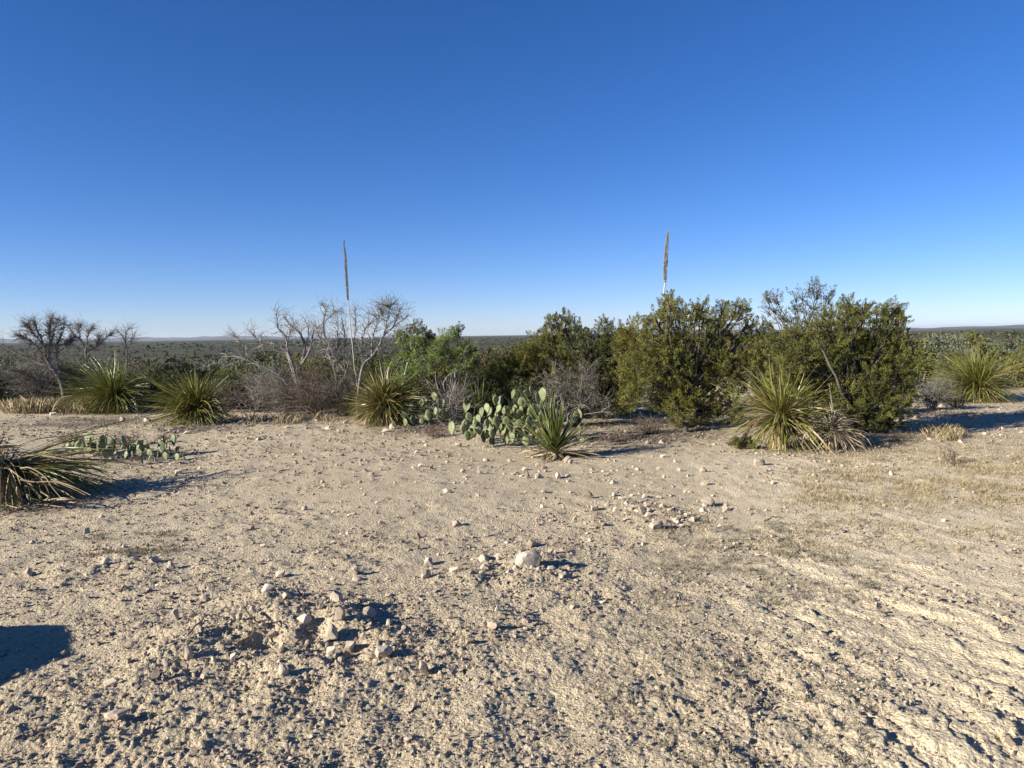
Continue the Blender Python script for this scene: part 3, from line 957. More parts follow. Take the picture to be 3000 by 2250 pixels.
# ------------------------------------------------------------------ flower stalks (tall bleached stems of sotols behind the brush)
def tall_stalk(pix, depth, plume_frac, label, wid_px, wpl):
    pts = [at(px, py, depth) for px, py in pix]
    base = Vector((pts[0].x, pts[0].y, 0)); base.z = hz(base.x, base.y)
    root = thing('sotol', label, 'plant', base)
    lp = [Vector((pts[0].x - .02, pts[0].y, base.z + .2)) - base] + [p - base for p in pts]
    rr = np.linspace(.024, .012, len(lp)) * wid_px
    P, r_ = smooth_path(lp, rr, 6, .004)
    V, Fq, T = tubes([(P, r_)], 6)
    stalk = obj('flower_stalk', np_mesh('flower_stalk', V, Fq, MAT['stalk'], True, {'tint': T}), root)
    # plume: dense short sprigs round the upper stem
    cum = np.concatenate(([0], np.cumsum(np.linalg.norm(np.diff(P, axis=0), axis=1)))); tot = cum[-1]
    n = 3600
    s = tot * (1 - plume_frac * rng.random(n))
    q = np.stack([np.interp(s, cum, P[:, k]) for k in range(3)], -1)
    u = (s / tot - (1 - plume_frac)) / plume_frac
    w = wpl * np.clip(np.sin(np.pi * np.clip(u, 0.03, 1) ** .9) ** .3 * (1.1 - .4 * u), .30, 1)
    a = rng.uniform(0, 2 * np.pi, n)
    d = np.stack((np.cos(a), np.sin(a), rng.uniform(.1, 1.1, n)), -1); d /= np.linalg.norm(d, axis=1)[:, None]
    ln = w * rng.uniform(.5, 1.1, n)
    side = np.cross(d, rng.normal(0, 1, (n, 3))); side /= np.linalg.norm(side, axis=1)[:, None]
    Vp = np.stack((q + side * .010, q - side * .010, q + d * ln[:, None] + side * .007, q + d * ln[:, None] - side * .007), 1)
    Fp = np.arange(n * 4).reshape(-1, 4)[:, [0, 1, 3, 2]]
    me = np_mesh('plume', Vp.reshape(-1, 3), Fp, MAT['plume'], False, {'tint': np.repeat(rng.random(n), 4)})
    obj('plume', me, stalk)
    L = .75
    shapes = [blade_shape(.016 / L, b, tw, 5) for b, tw in zip(np.linspace(.1, .8, 6), rng.normal(0, .9, 6))]
    joined_blades('leaves', rosette_spec(300, L, R(5), R(98), .15, pw=.75), shapes, MAT['sotol'], root, (0, 0, .15), gmin=-.02)
tall_stalk([(1048, 1140), (1037, 1060), (1027, 960), (1019, 870), (1014, 800), (1008, 703)], 15.6, .36, 'sotol sending up a tall slender leaning flower stalk behind the dead shrub', .60, .034)
tall_stalk([(1940, 1120), (1942, 960), (1946, 872), (1949, 800), (1953, 730), (1957, 676)], 15.4, .30, 'sotol sending up a tall flower stalk behind the rounded juniper', .95, .052)

# ------------------------------------------------------------------ foliage
def leaf_clumps(centres, radii, outward, n_per, leaf, width, droop=0.0, bias=.9, inner=.15, spray=0.0):
    """small leaf triangles packed in clumps; spray > 0 draws each clump out along its own axis like a juniper spray"""
    K = len(centres)
    idx = np.repeat(np.arange(K), n_per)
    N = len(idx)
    r = radii[idx]
    ax = outward + rng.normal(0, .45, (K, 3)); ax[:, 2] += .55 - droop
    ax /= np.linalg.norm(ax, axis=1)[:, None] + 1e-9
    d = rng.normal(0, 1, (N, 3)) + outward[idx] * bias
    d[:, 2] += .25 - droop
    d /= np.linalg.norm(d, axis=1)[:, None]
    rr = r * (inner + (1 - inner) * rng.random(N) ** .6)
    if spray:
        s_ = rng.uniform(-1, 1, N)
        wid = r * .62 * np.sqrt(np.clip(1 - ((s_ + .25) / 1.25) ** 2, 0.02, 1))
        base = centres[idx] + ax[idx] * (s_ * r * spray)[:, None] + d * (wid * rng.random(N) ** .5)[:, None]
        d2 = ax[idx] * .9 + d * .75 + rng.normal(0, .3, (N, 3))
    else:
        base = centres[idx] + d * (rr * .75)[:, None]
        d2 = d + rng.normal(0, .45, (N, 3)); d2[:, 2] -= droop
    d2 /= np.linalg.norm(d2, axis=1)[:, None]
    side = np.cross(d2, rng.normal(0, 1, (N, 3))); side /= np.linalg.norm(side, axis=1)[:, None] + 1e-9
    ln = leaf * rng.uniform(.6, 1.3, N); w = width * rng.uniform(.6, 1.3, N)
    V = np.stack((base - side * w[:, None] * .5, base + side * w[:, None] * .5, base + d2 * ln[:, None]), 1).reshape(-1, 3)
    Fq = np.arange(N * 3).reshape(-1, 3)
    kt = rng.random(K)
    T = np.repeat(np.clip(.6 * kt[idx] + .4 * rng.random(N), 0, 1), 3)
    return V, Fq, T

def tree(name, label, cat, base_px, depth, lobes, mat, clump=.066, per=70, leaf=.028, width=.0115, cover=1.3, droop=0., group=None, thick=1.0, bark='bark', trunk_r=.07, limbs=True, bias=.9, dspread=.9, twig=0, base=None, fill=.45, spray=1.2):
    """lobes (px, py, radius px) traced from the photo, each given its own depth offset round the tree's axis"""
    if base is None:
        b = at(base_px[0], base_px[1], depth); base = Vector((b.x, b.y, hz(b.x, b.y)))
    root = thing(name, label, cat, base, group)
    ext = (max(l[0] for l in lobes) - min(l[0] for l in lobes)) / F * depth * .5
    L3 = []
    for px, py, r in lobes:
        rm = r / F * depth
        off = rng.uniform(-1, 1) * ext * .55 * dspread
        c = at(px, py, depth + off)
        L3.append((np.array(c - base), rm * (1 + off / depth)))
        # a companion lobe on the other side gives the crown its depth
        off2 = -off * rng.uniform(.6, 1.1)
        c2 = at(px + rng.normal(0, r * .35), py + r * rng.uniform(.1, .5), depth + off2)
        L3.append((np.array(c2 - base), rm * .95))
    C, Rr, O = [], [], []
    for c, r in L3:
        k = max(5, int(cover * 1.15 * 4 * np.pi * r * r / (np.pi * clump * clump * 2.2)))
        d = rng.normal(0, 1, (k, 3)); d /= np.linalg.norm(d, axis=1)[:, None]
        rad = r * np.where(rng.random(k) < fill, rng.uniform(.35, .8, k), rng.uniform(.75, 1.05, k))
        p = c + d * rad[:, None] * np.array((1, thick, 1.0))
        ok = p[:, 2] > .05
        p, d = p[ok], d[ok]
        C.append(p); O.append(d); Rr.append(clump * rng.uniform(.65, 1.25, len(p)))
    C, O, Rr = np.concatenate(C), np.concatenate(O), np.concatenate(Rr)
    V, Fq, T = leaf_clumps(C, Rr, O, per, leaf, width, droop, bias, spray=spray)
    V[:, 2] = np.maximum(V[:, 2], .01)
    crown = obj('crown', np_mesh('crown', V, Fq, mat, False, {'tint': T}), root)
    if limbs:
        paths = []
        cen = np.mean([c for c, r in L3], 0)
        fork = np.array((cen[0] * .25, cen[1] * .25, max(.15, cen[2] * .35)))
        P, r_ = smooth_path([(0, 0, -.08), fork * .5 + rng.normal(0, .03, 3), fork], [trunk_r, trunk_r * .85, trunk_r * .7])
        paths.append((P, r_))
        for c, r in L3:
            mid = fork * .55 + c * .45 + rng.normal(0, .10, 3)
            mid[2] = max(mid[2], .1)
            P, r_ = smooth_path([fork * rng.uniform(.4, 1.0), mid, c * .97 + fork * .03], [trunk_r * .40, trunk_r * .22, trunk_r * .07], 4, .01)
            paths.append((P, r_))
            for q in range(3 + twig):
                d = rng.normal(0, 1, 3); d /= np.linalg.norm(d)
                e = c + d * r * rng.uniform(.7, 1.0)
                e[2] = max(e[2], .05)
                P, r_ = smooth_path([c * .8 + mid * .2, (c + e) / 2 + rng.normal(0, .03, 3), e], [trunk_r * .14, trunk_r * .10, .003], 3)
                paths.append((P, r_))
        V, Fq, T = tubes(paths, 5)
        obj('trunk', np_mesh('trunk', V, Fq, MAT[bark], True, {'tint': T}), root)
    return root

J2 = [(1968,880,26),(1955,910,38),(2005,915,35),(2052,905,28),(2060,935,40),(2120,905,28),(2165,910,32),(2125,955,45),(2195,950,25),(1925,935,32),(1880,955,38),(1915,985,50),(1985,975,45),(1850,1010,50),(1920,1050,70),(2000,1050,70),(2080,1030,60),(2150,1020,50),(2190,1000,30),(1860,1090,55),(1950,1130,65),(2040,1130,70),(2120,1110,60),(2180,1080,40),(1850,1160,40),(2060,1200,50),(2130,1190,50),(1990,1200,45),(2020,1235,30)]
J1a = [(1655,930,22),(1625,940,25),(1670,955,35),(1600,975,30),(1635,990,45),(1560,1010,35),(1580,1060,55),(1650,1060,60),(1520,1060,45),(1530,1120,55),(1600,1130,60),(1640,1170,55),(1560,1180,50),(1490,1090,45),(1490,1150,45),(1540,1030,35),(1690,1110,50),(1700,1180,45)]
J1b = [(1710,965,22),(1705,1000,40),(1770,950,25),(1760,990,40),(1810,970,30),(1800,1020,50),(1720,1080,60),(1790,1090,50),(1700,1140,60),(1780,1160,50),(1820,1120,45),(1840,1060,45),(1830,1000,30),(1740,1030,45),(1830,1180,45),(1700,1050,45),(1760,1100,50),(1740,1200,45),(1800,1210,40)]
J4 = [(2485,890,25),(2470,915,35),(2535,910,28),(2520,945,40),(2590,910,32),(2625,900,24),(2635,930,25),(2600,960,45),(2640,985,25),(2430,940,40),(2370,955,35),(2320,975,30),(2280,1000,35),(2340,1020,50),(2420,1010,60),(2500,1010,60),(2580,1030,60),(2640,1050,40),(2300,1070,50),(2380,1090,60),(2460,1090,60),(2540,1100,65),(2620,1110,55),(2665,1120,30),(2480,1170,60),(2560,1180,65),(2630,1180,45),(2540,1240,45),(2600,1230,40),(2460,1230,45),(2570,1265,22),(2400,1160,60),(2350,1130,50),(2420,1220,50),(2500,1255,45),(2380,1210,45),(2640,1150,45),(2600,1270,30)]
tree('juniper', 'rounded olive juniper in the middle of the right thicket', 'tree', (1995, 1262), 13.0, J2, MAT['juniper'], trunk_r=.10)
tree('juniper', 'large olive juniper casting a long shadow to the right', 'tree', (2500, 1300), 12.0, J4, MAT['juniper'], clump=.064, trunk_r=.10)
tree('juniper', 'pointed juniper behind the prickly pear', 'tree', (1610, 1235), 14.6, J1a, MAT['juniper'], trunk_r=.07)
tree('juniper', 'thin dark juniper between the pointed and the rounded juniper', 'tree', (1770, 1225), 14.4, J1b, MAT['juniper_dull'], cover=1.0, trunk_r=.07)
tree('juniper', 'low dark juniper filling the gap between the two big junipers', 'tree', (2225, 1200), 15.4, [(2220,1000,30),(2240,1050,40),(2215,1100,45),(2250,1130,40),(2215,1160,40),(2270,1010,26),(2230,965,28),(2265,1085,45),(2200,1045,40),(2290,1110,45),(2250,1180,40)], MAT['juniper_dull'], cover=.9)
tree('mesquite', 'feathery grey-green tree rising behind the large right juniper', 'tree', (2350, 1165), 19.0, [(2375,835,25),(2400,850,30),(2350,860,25),(2430,860,18),(2380,890,35),(2330,900,20),(2270,870,18),(2265,900,25),(2290,920,25),(2250,870,10),(2320,930,25),(2360,930,35),(2420,910,30),(2250,945,15),(2340,980,40),(2400,960,40)], MAT['greyleaf'], clump=.10, per=34, leaf=.055, width=.014, cover=.6, trunk_r=.06, twig=3)
tree('mesquite', 'bright green feathery mesquite right of the dead shrub', 'tree', (1325, 1225), 14.0, [(1200,1000,32),(1215,1040,42),(1170,1060,28),(1225,1085,32),(1310,985,25),(1305,1020,38),(1285,1015,28),(1330,1040,22),(1180,1110,22),(1370,1012,20),(1260,1060,22),(1345,1075,22)], MAT['mesquite'], clump=.10, per=60, leaf=.060, width=.012, cover=.75, droop=.5, bark='twig', trunk_r=.06, twig=3)
tree('juniper', 'dark juniper top poking out behind the bright green mesquite', 'tree', (1225, 1180), 17.0, [(1217,955,20),(1195,975,18),(1175,985,16),(1255,975,16),(1230,990,25),(1265,1005,25),(1180,1010,22),(1220,1040,35)], MAT['juniper_dull'])
tree('juniper', 'small tufted juniper top right of the bright mesquite', 'tree', (1342, 1170), 18.0, [(1342,964,15),(1325,968,8),(1342,988,8),(1350,1020,20),(1335,1050,25)], MAT['juniper_dull'], cover=.9)
tree('shrub', 'dull brown-green thorny shrub behind the upright yucca', 'shrub', (1420, 1215), 15.0, [(1350,1060,40),(1420,1050,45),(1470,1035,35),(1490,1085,48),(1400,1100,48),(1440,1130,48),(1360,1120,35),(1500,1140,40),(1380,1160,40),(1450,1180,40)], MAT['juniper_dull'], clump=.10, per=30, leaf=.04, width=.016, cover=.6, bark='browntwig', twig=5)
tree('shrub', 'low grey-green shrub under the pointed juniper', 'shrub', (1640, 1225), 13.2, [(1590,1150,40),(1640,1160,40),(1690,1165,40),(1740,1180,40),(1660,1195,30),(1780,1200,30),(1610,1195,30)], MAT['greyleaf'], clump=.09, per=26, leaf=.035, width=.012, cover=.5, bark='twig', twig=6)
tree('shrub', 'small leafy shrub at the foot of the rounded juniper', 'shrub', (2010, 1262), 12.4, [(2005,1232,18),(2030,1238,16),(1985,1240,12)], MAT['juniper_dull'], per=50)
tree('shrub', 'dark olive shoots at the left foot of the largest sotol', 'shrub', (2180, 1310), 10.6, [(2150,1298,14),(2175,1292,16),(2205,1300,14)], MAT['juniper'], clump=.06, per=60, leaf=.03)

# ------------------------------------------------------------------ bare branches
def twigs_from(paths3, n, ln, r0, spread=.8, up_=.35, levels=2):
    up_ = min(up_, .02)
    out = []
    src = [p for p in paths3]
    for lv in range(levels):
        new = []
        for _ in range(n):
            P, r_ = src[rng.integers(len(src))]
            i = rng.integers(max(1, len(P) // 4), len(P))
            t = P[min(i, len(P) - 1)] - P[max(i - 1, 0)]
            t = t / (np.linalg.norm(t) + 1e-9)
            d = t + rng.normal(0, spread, 3); d[2] += up_
            d /= np.linalg.norm(d)
            l = ln * rng.uniform(.4, 1.3) * (.6 ** lv)
            d2 = d + rng.normal(0, .45, 3); d2 /= np.linalg.norm(d2)
            a = P[i]; b = a + d * l * .5; c = b + d2 * l * .5
            rr = min(r0 * (.65 ** lv), float(r_[i]) * .8)
            new.append((np.array((a, b, c)), np.array((rr, rr * .7, .0022))))
        out += new
        src = new
    return out

def dead_tree(name, label, depth, polys, conv, mat='deadwood', ntw=150, twl=.35, twr=.006, dj=.35, cat='tree', levels=2, base_px=None):
    """polys: list of ([(cx, cy)...], r0 px, r1 px) in crop coordinates; conv maps crop to photo pixels"""
    bx, by = conv(*polys[0][0][0]) if base_px is None else base_px
    b = at(bx, by, depth)
    base = Vector((b.x, b.y, hz(b.x, b.y)))
    root = thing(name, label, cat, base)
    paths = []
    ends = {}
    for pts, r0, r1 in polys:
        q = []
        k = tuple(pts[0])
        d0 = ends.get(k, 0.0)
        drift = rng.uniform(-dj, dj)
        for i, (cx, cyy) in enumerate(pts):
            px, py = conv(cx, cyy)
            u = i / (len(pts) - 1)
            dd = d0 + drift * u
            ends[(cx, cyy)] = dd
            q.append(np.array(at(px, py, depth + dd) - base))
        rr = np.linspace(r0 * .70, r1 * .6, len(q)) / F * depth * .5
        P, r_ = smooth_path(q, rr, 4, .004)
        paths.append((P, r_))
    p0 = paths[0][0][0]
    if p0[2] > .02:
        paths[0] = (np.vstack(((p0[0], p0[1], -.1), paths[0][0])), np.concatenate(([paths[0][1][0]], paths[0][1])))
    for P, r_ in paths:
        V, Fq, T = tubes([(P, r_)], 7)
        obj('branch', np_mesh('branch', V, Fq, MAT[mat], True, {'tint': T}), root)
    if ntw:
        V, Fq, T = tubes(twigs_from(paths, ntw, twl, twr, levels=levels), 3)
        V[:, 2] = np.maximum(V[:, 2], -.02)
        obj('twigs', np_mesh('twigs', V, Fq, MAT[mat], False, {'tint': T}), root)['kind'] = 'stuff'
    return root

c2 = lambda a, b: (650 + a * .4218, 650 + b * .4219)
dead_tree('dead_shrub', 'gnarled bleached dead shrub with thick bare branches left of the tall stalk', 16.3, [
    ([(600,1290),(560,1180),(520,1110),(480,1000),(440,890),(340,840),(270,825)], 17, 6),
    ([(520,1110),(500,1020),(470,930),(450,840),(440,790),(395,745),(385,680),(368,610)], 14, 3),
    ([(520,1110),(545,1000),(575,900),(565,820),(530,760),(470,710),(432,660)], 16, 4),
    ([(545,1000),(600,910),(625,830),(640,760),(690,710)], 10, 3),
    ([(600,1210),(470,1150),(420,1090),(360,1040),(260,1000),(130,945),(0,935)], 11, 3),
    ([(260,1000),(200,940),(140,860),(110,810),(55,785)], 6, 2),
    ([(440,890),(330,870),(250,820),(200,750)], 6, 2),
    ([(575,900),(600,800),(600,740),(585,700)], 5, 2),
    ([(450,840),(480,760),(500,700)], 4, 2),
    ([(600,1250),(700,1180),(780,1160)], 7, 4),
    ([(600,1290),(520,1240),(440,1230),(380,1200)], 6, 2)], c2, ntw=560, twl=.27, twr=.0055)
dead_tree('dead_shrub', 'upright grey dead shrub around the foot of the tall left stalk', 16.0, [
    ([(800,1240),(790,1060),(760,960),(735,880),(715,790),(705,700),(720,620),(690,565)], 13, 3),
    ([(705,700),(760,650),(795,620)], 4, 2),
    ([(760,960),(800,870),(805,790),(800,700)], 6, 2),
    ([(800,1180),(860,1050),(900,900),(925,780),(930,680),(920,600)], 8, 2),
    ([(860,1050),(850,900),(855,800),(830,650)], 5, 2),
    ([(735,880),(680,800),(660,740)], 5, 2),
    ([(860,1050),(780,930),(740,850)], 6, 3)], c2, ntw=460, twl=.26, twr=.0055)
dead_tree('dead_shrub', 'dead shrub with slim upswept branches above the reddish sotol', 15.3, [
    ([(940,1230),(980,1000),(1040,940),(1080,880),(1120,800),(1180,740),(1260,680),(1300,650)], 13, 2),
    ([(1040,940),(1045,800),(1080,680),(1010,630)], 8, 2),
    ([(1120,800),(1140,720),(1165,600),(1185,570)], 6, 2),
    ([(1180,740),(1220,660),(1235,600)], 5, 2),
    ([(1080,680),(1105,640),(1100,600)], 4, 2),
    ([(980,1000),(970,880),(990,760),(1030,700)], 6, 2),
    ([(1120,800),(1200,790),(1260,740)], 4, 2),
    ([(1165,600),(1140,580)], 3, 2)], c2, ntw=500, twl=.25, twr=.0055)
c1 = lambda a, b: (a * .3919, 850 + b * .3918)
dead_tree('dead_tree', 'dark leaning bare tree at the far left edge of the scrub', 18.5, [
    ([(490,880),(470,740),(430,640),(380,580),(270,540),(150,490),(20,420)], 22, 3),
    ([(430,640),(350,520),(330,420),(280,300),(250,230)], 14, 3),
    ([(380,580),(370,450),(400,330),(430,230)], 12, 3),
    ([(350,520),(230,380),(140,340)], 8, 2),
    ([(430,640),(430,420),(480,260)], 10, 3),
    ([(470,740),(300,700),(180,610),(90,600)], 9, 2),
    ([(370,450),(370,300),(380,220)], 8, 2),
    ([(430,420),(510,390),(540,360)], 6, 2),
    ([(330,420),(230,300),(200,260)], 6, 2)], c1, 'twig', ntw=1300, twl=.24, twr=.0065, levels=2)
dead_tree('dead_tree', 'small bare tree right behind the far left leaning tree', 21.0, [
    ([(640,700),(640,470),(600,370),(560,340),(510,270)], 10, 3),
    ([(640,470),(660,330),(690,280)], 6, 2),
    ([(600,370),(590,290),(600,260)], 5, 2),
    ([(640,470),(720,420),(800,350),(830,330)], 6, 2),
    ([(720,420),(740,350)], 5, 2)], c1, 'twig', ntw=520, twl=.24, twr=.006)
dead_tree('dead_tree', 'thin bare sapling poking above the leftmost sotol', 21.0, [
    ([(945,700),(945,440),(905,330),(870,300)], 7, 2),
    ([(945,440),(940,330),(960,290)], 5, 2),
    ([(945,440),(1000,345)], 4, 2)], c1, 'twig', ntw=130, twl=.28, twr=.005)

def twig_bush(name, label, px, py, depth, rx, ry, mat, n=260, r0=.008, group=None, base=None, cat='shrub', leaf=None):
    """px, py: foot; rx, ry: half width and height in photo pixels"""
    b = at(px, py, depth)
    base = Vector((b.x, b.y, hz(b.x, b.y))) if base is None else base
    root = thing(name, label, cat, base, group)
    k = depth / F
    W, H = rx * k, ry * k
    prim = []
    for i in range(14):
        a = rng.uniform(0, 2 * np.pi); e = rng.uniform(.3, 1.0)
        tip = np.array((math.cos(a) * W * e, math.sin(a) * W * e * .8, H * rng.uniform(.55, 1.0) * (1.1 - .4 * e)))
        mid = tip * np.array((.4, .4, .55)) + rng.normal(0, .06, 3)
        prim.append(smooth_path([(0, 0, -.05), mid, tip], [r0 * 2.0, r0 * 1.3, r0 * .5], 4, .012))
    tw = twigs_from(prim, n, min(W, H) * .55, r0 * .6, .9, .25, 2)
    V, Fq, T = tubes(prim, 5)
    obj('stems', np_mesh('stems', V, Fq, MAT[mat], True, {'tint': T}), root)
    V, Fq, T = tubes(tw, 3)
    V[:, 2] = np.maximum(V[:, 2], -.02)
    obj('twigs', np_mesh('twigs', V, Fq, MAT[mat], False, {'tint': T}), root)['kind'] = 'stuff'
    if leaf:
        tips = np.array([p[-1] for p, r in tw])
        sel = tips[rng.random(len(tips)) < leaf[1]]
        V, Fq, T = leaf_clumps(sel, np.full(len(sel), leaf[2]), np.zeros((len(sel), 3)), leaf[3], leaf[4], leaf[4] * .4)
        V[:, 2] = np.maximum(V[:, 2], 0)
        obj('crown', np_mesh('crown', V, Fq, MAT[leaf[0]], False, {'tint': T}), root)
    return root

twig_bush('thorn_bush', 'leafless grey thorn bush between the pointed and rounded junipers', 1690, 1215, 13.4, 105, 190, 'twig', 420, .007)
twig_bush('thorn_bush', 'leafless brown thorn bush beneath the dead shrubs', 930, 1222, 15.6, 130, 125, 'browntwig', 620, .006)
twig_bush('thorn_bush', 'leafless grey bush left of the gnarled dead shrub', 755, 1215, 16.8, 85, 110, 'twig', 480, .006)
twig_bush('thorn_bush', 'wide dark leafless bush around the foot of the leaning bare tree', 130, 1200, 18.8, 125, 165, 'twig', 760, .006)
twig_bush('thorn_bush', 'tangled grey thorn bush under the gnarled dead shrub', 840, 1218, 16.2, 95, 125, 'twig', 520, .006, leaf=('greyleaf', .3, .06, 6, .03))
twig_bush('thorn_bush', 'tangled grey bush between the dead shrubs and the reddish sotol', 1010, 1222, 15.7, 75, 150, 'twig', 460, .006, leaf=('greyleaf', .3, .06, 6, .03))
twig_bush('thorn_bush', 'low brown thorn bush right beside the second sotol', 665, 1212, 17.0, 60, 85, 'browntwig', 320, .006)
twig_bush('thorn_bush', 'dark twiggy bush right of the second sotol', 705, 1180, 18.0, 45, 95, 'browntwig', 300, .008)
twig_bush('thorn_bush', 'grey twiggy bush between the right juniper and the edge sotol', 2735, 1185, 15.0, 70, 95, 'twig', 380, .007, leaf=('greyleaf', .25, .07, 8, .03))
twig_bush('thorn_bush', 'low brown bush under the right edge sotol', 2800, 1182, 15.6, 70, 50, 'browntwig', 260, .006)
twig_bush('thorn_bush', 'thin grey branches around the trunk of the bright mesquite', 1320, 1222, 13.6, 90, 140, 'twig', 260, .007)
twig_bush('twig_shrub', 'little dry brown shrub behind the left prickly pear', 215, 1275, 11.7, 40, 38, 'browntwig', 150, .004)
twig_bush('twig_shrub', 'wider dry brown shrub behind the right end of the left prickly pear', 375, 1275, 11.8, 55, 38, 'browntwig', 190, .004)
twig_bush('twig_shrub', 'tiny dry shrub right of the low prickly pear', 475, 1268, 12.0, 22, 26, 'browntwig', 70, .004)
twig_bush('twig_shrub', 'dry brown tangle at the left foot of the rounded juniper', 1900, 1265, 12.3, 65, 50, 'browntwig', 260, .004)
twig_bush('twig_shrub', 'dry twigs in the shade right of the front yucca', 1800, 1290, 11.6, 60, 28, 'browntwig', 150, .004)
twig_bush('twig_shrub', 'dry brown twigs among the small cactus clump', 1270, 1262, 12.3, 65, 36, 'browntwig', 200, .004)
twig_bush('twig_shrub', 'thin dark weed in the straw grass at right', 2790, 1375, 9.0, 28, 50, 'browntwig', 40, .003)
twig_bush('twig_shrub', 'dry twigs lying along the right juniper foot', 2640, 1315, 10.8, 50, 22, 'browntwig', 140, .004)

# ------------------------------------------------------------------ prickly pears
def pad_mesh(seed):
    r_ = random.Random(seed)
    n, rings = 18, 4
    V, Fq = [], []
    wav = [r_.uniform(-.03, .03) for _ in range(4)]
    ww = r_.uniform(.82, 1.0)
    def outline(a):
        # obovate, narrow at the foot (angle -90), broad above
        y = math.sin(a); x = math.cos(a)
        wdt = ww * (.80 + .20 * y) if y < 0 else ww
        k = 1 + wav[0] * math.sin(3 * a + wav[1] * 50) + wav[2] * math.sin(5 * a + wav[3] * 70)
        return x * wdt * k * .5, y * .5 * k
    bendk = r_.uniform(-.10, .10)
    for side in (1, -1):
        V.append((0, side * .065, .5))
        for q in range(1, rings + 1):
            f = q / rings
            th = .065 * math.sqrt(max(0, 1 - f ** 2.6))
            for i in range(n):
                a = 2 * math.pi * i / n
                x, z = outline(a)
                V.append((x * f, side * th + bendk * (x * f) ** 2 * 3, .5 + z * f))
    off = 1 + rings * n
    for sidx in (0, 1):
        o = sidx * off
        for i in range(n):
            j = (i + 1) % n
            t_ = (o, o + 1 + i, o + 1 + j)
            Fq.append(t_ if sidx else t_[::-1])
            for q in range(rings - 1):
                a = o + 1 + q * n
                t_ = (a + i, a + n + i, a + n + j, a + j)
                Fq.append(t_ if sidx else t_[::-1])
    me = bpy.data.meshes.new('pad')
    me.from_pydata(V, [], Fq)
    bm = bmesh.new(); bm.from_mesh(me)
    bmesh.ops.remove_doubles(bm, verts=bm.verts, dist=.0008)
    bmesh.ops.recalc_face_normals(bm, faces=bm.faces)
    bm.to_mesh(me); bm.free()
    me.materials.append(MAT['pad'])
    me.polygons.foreach_set('use_smooth', [True] * len(me.polygons))
    return me
PADS = [pad_mesh(300 + i) for i in range(6)]

def cactus(label, base_px, pads, conv, k, yaws, extra=0, ext=(0, 0, 0, 0), dsp=.25):
    g, t = ground_at(*base_px)
    depth = t
    root = thing('prickly_pear', label, 'cactus', g)
    for cx, cyy, w, h in pads:
        px, py = conv(cx, cyy + h / 2)
        wp, hp = w * k, h * k
        dz = rng.uniform(-dsp, dsp) + max(0, (base_px[1] - py)) / 300.0 * .5
        foot = at(px, py, depth + dz)
        zz = hz(foot.x, foot.y)
        if foot.z < zz - .02: foot.z = zz - .02
        hm = hp / F * (depth + dz)
        asp = min(1.0, w / h)
        yaw = math.acos(max(.25, asp * .95)) * random.choice((-1, 1)) + random.gauss(*yaws) * .6
        hm *= 1.20 * rng.uniform(.82, 1.12)
        sc = Matrix.Diagonal((max(hm * .80, wp / F * depth), hm * .95, hm * 1.02, 1))
        mw = Matrix.Translation(foot - g) @ Matrix.Rotation(yaw, 4, 'Z') @ Matrix.Rotation(random.gauss(-.08, .16), 4, 'X') @ Matrix.Rotation(random.gauss(0, .28), 4, 'Y') @ sc
        obj('pad', random.choice(PADS), root, mw=mw)
    for _ in range(extra):
        x0, y0, x1, y1 = ext
        px, py = rng.uniform(x0, x1), rng.uniform(y0, y1)
        dz = rng.uniform(.1, .7)
        foot = at(px, py, depth + dz)
        foot.z = max(foot.z, hz(foot.x, foot.y) - .02)
        s_ = rng.uniform(.13, .2)
        mw = Matrix.Translation(foot - g) @ Matrix.Rotation(rng.uniform(-1.5, 1.5), 4, 'Z') @ Matrix.Rotation(random.gauss(-.1, .2), 4, 'X') @ Matrix.Rotation(random.gauss(0, .3), 4, 'Y') @ Matrix.Diagonal((s_ * .85, s_, s_, 1))
        obj('pad', random.choice(PADS), root, mw=mw)
    return root

c3 = lambda a, b: (1250 + a * .3616, 850 + b * .3617)
cactus('tall green prickly pear with many pads beside the front yucca', (1490, 1312),
       [(210,1135,85,95),(290,1130,70,80),(335,1170,85,85),(370,1035,55,70),(375,1080,50,60),(435,1040,70,70),(430,1135,75,80),(495,1085,45,80),(490,1170,50,70),(560,900,70,75),(500,965,65,70),(565,960,70,75),(575,1010,75,80),(575,1070,60,80),(625,985,60,60),(640,1040,60,55),(660,1060,65,60),(715,1035,55,55),(720,970,90,70),(690,850,50,70),(740,865,75,80),(800,845,75,80),(850,810,35,60),(780,915,45,45),(905,880,60,100),(945,860,75,100),(905,930,50,60),(830,1080,70,100),(850,1120,80,80),(775,1165,65,80),(820,1230,80,75),(545,1225,60,60),(645,1130,60,80),(700,1200,80,90),(530,1170,50,70),(890,1180,70,80),(1255,1000,80,85),(1240,1140,60,90),(1260,1215,50,50),(640,1220,60,90),(690,1110,80,80),(760,1080,80,80),(600,1150,70,90),(960,1020,80,90),(1000,1120,80,90)],
       c3, .3616, (-.25, .35), 60, (1360, 1180, 1600, 1300))
c4 = lambda a, b: (1100 + a * .2712, 880 + b * .2712)
cactus('small prickly pear clump at the right foot of the reddish sotol', (1215, 1252),
       [(225,1300,75,85),(315,1315,110,95),(315,1255,80,70),(415,1295,90,100),(500,1310,70,80),(585,1250,80,110),(560,1095,65,60),(490,1105,50,50),(640,1040,120,100),(640,1140,70,60),(700,1290,80,90),(780,1240,80,90),(650,1210,80,80),(720,1120,80,80)],
       c4, .2712, (-.3, .4), 14, (1190, 1190, 1310, 1240))
c5 = lambda a, b: (a * .2712, 1150 + b * .2712)
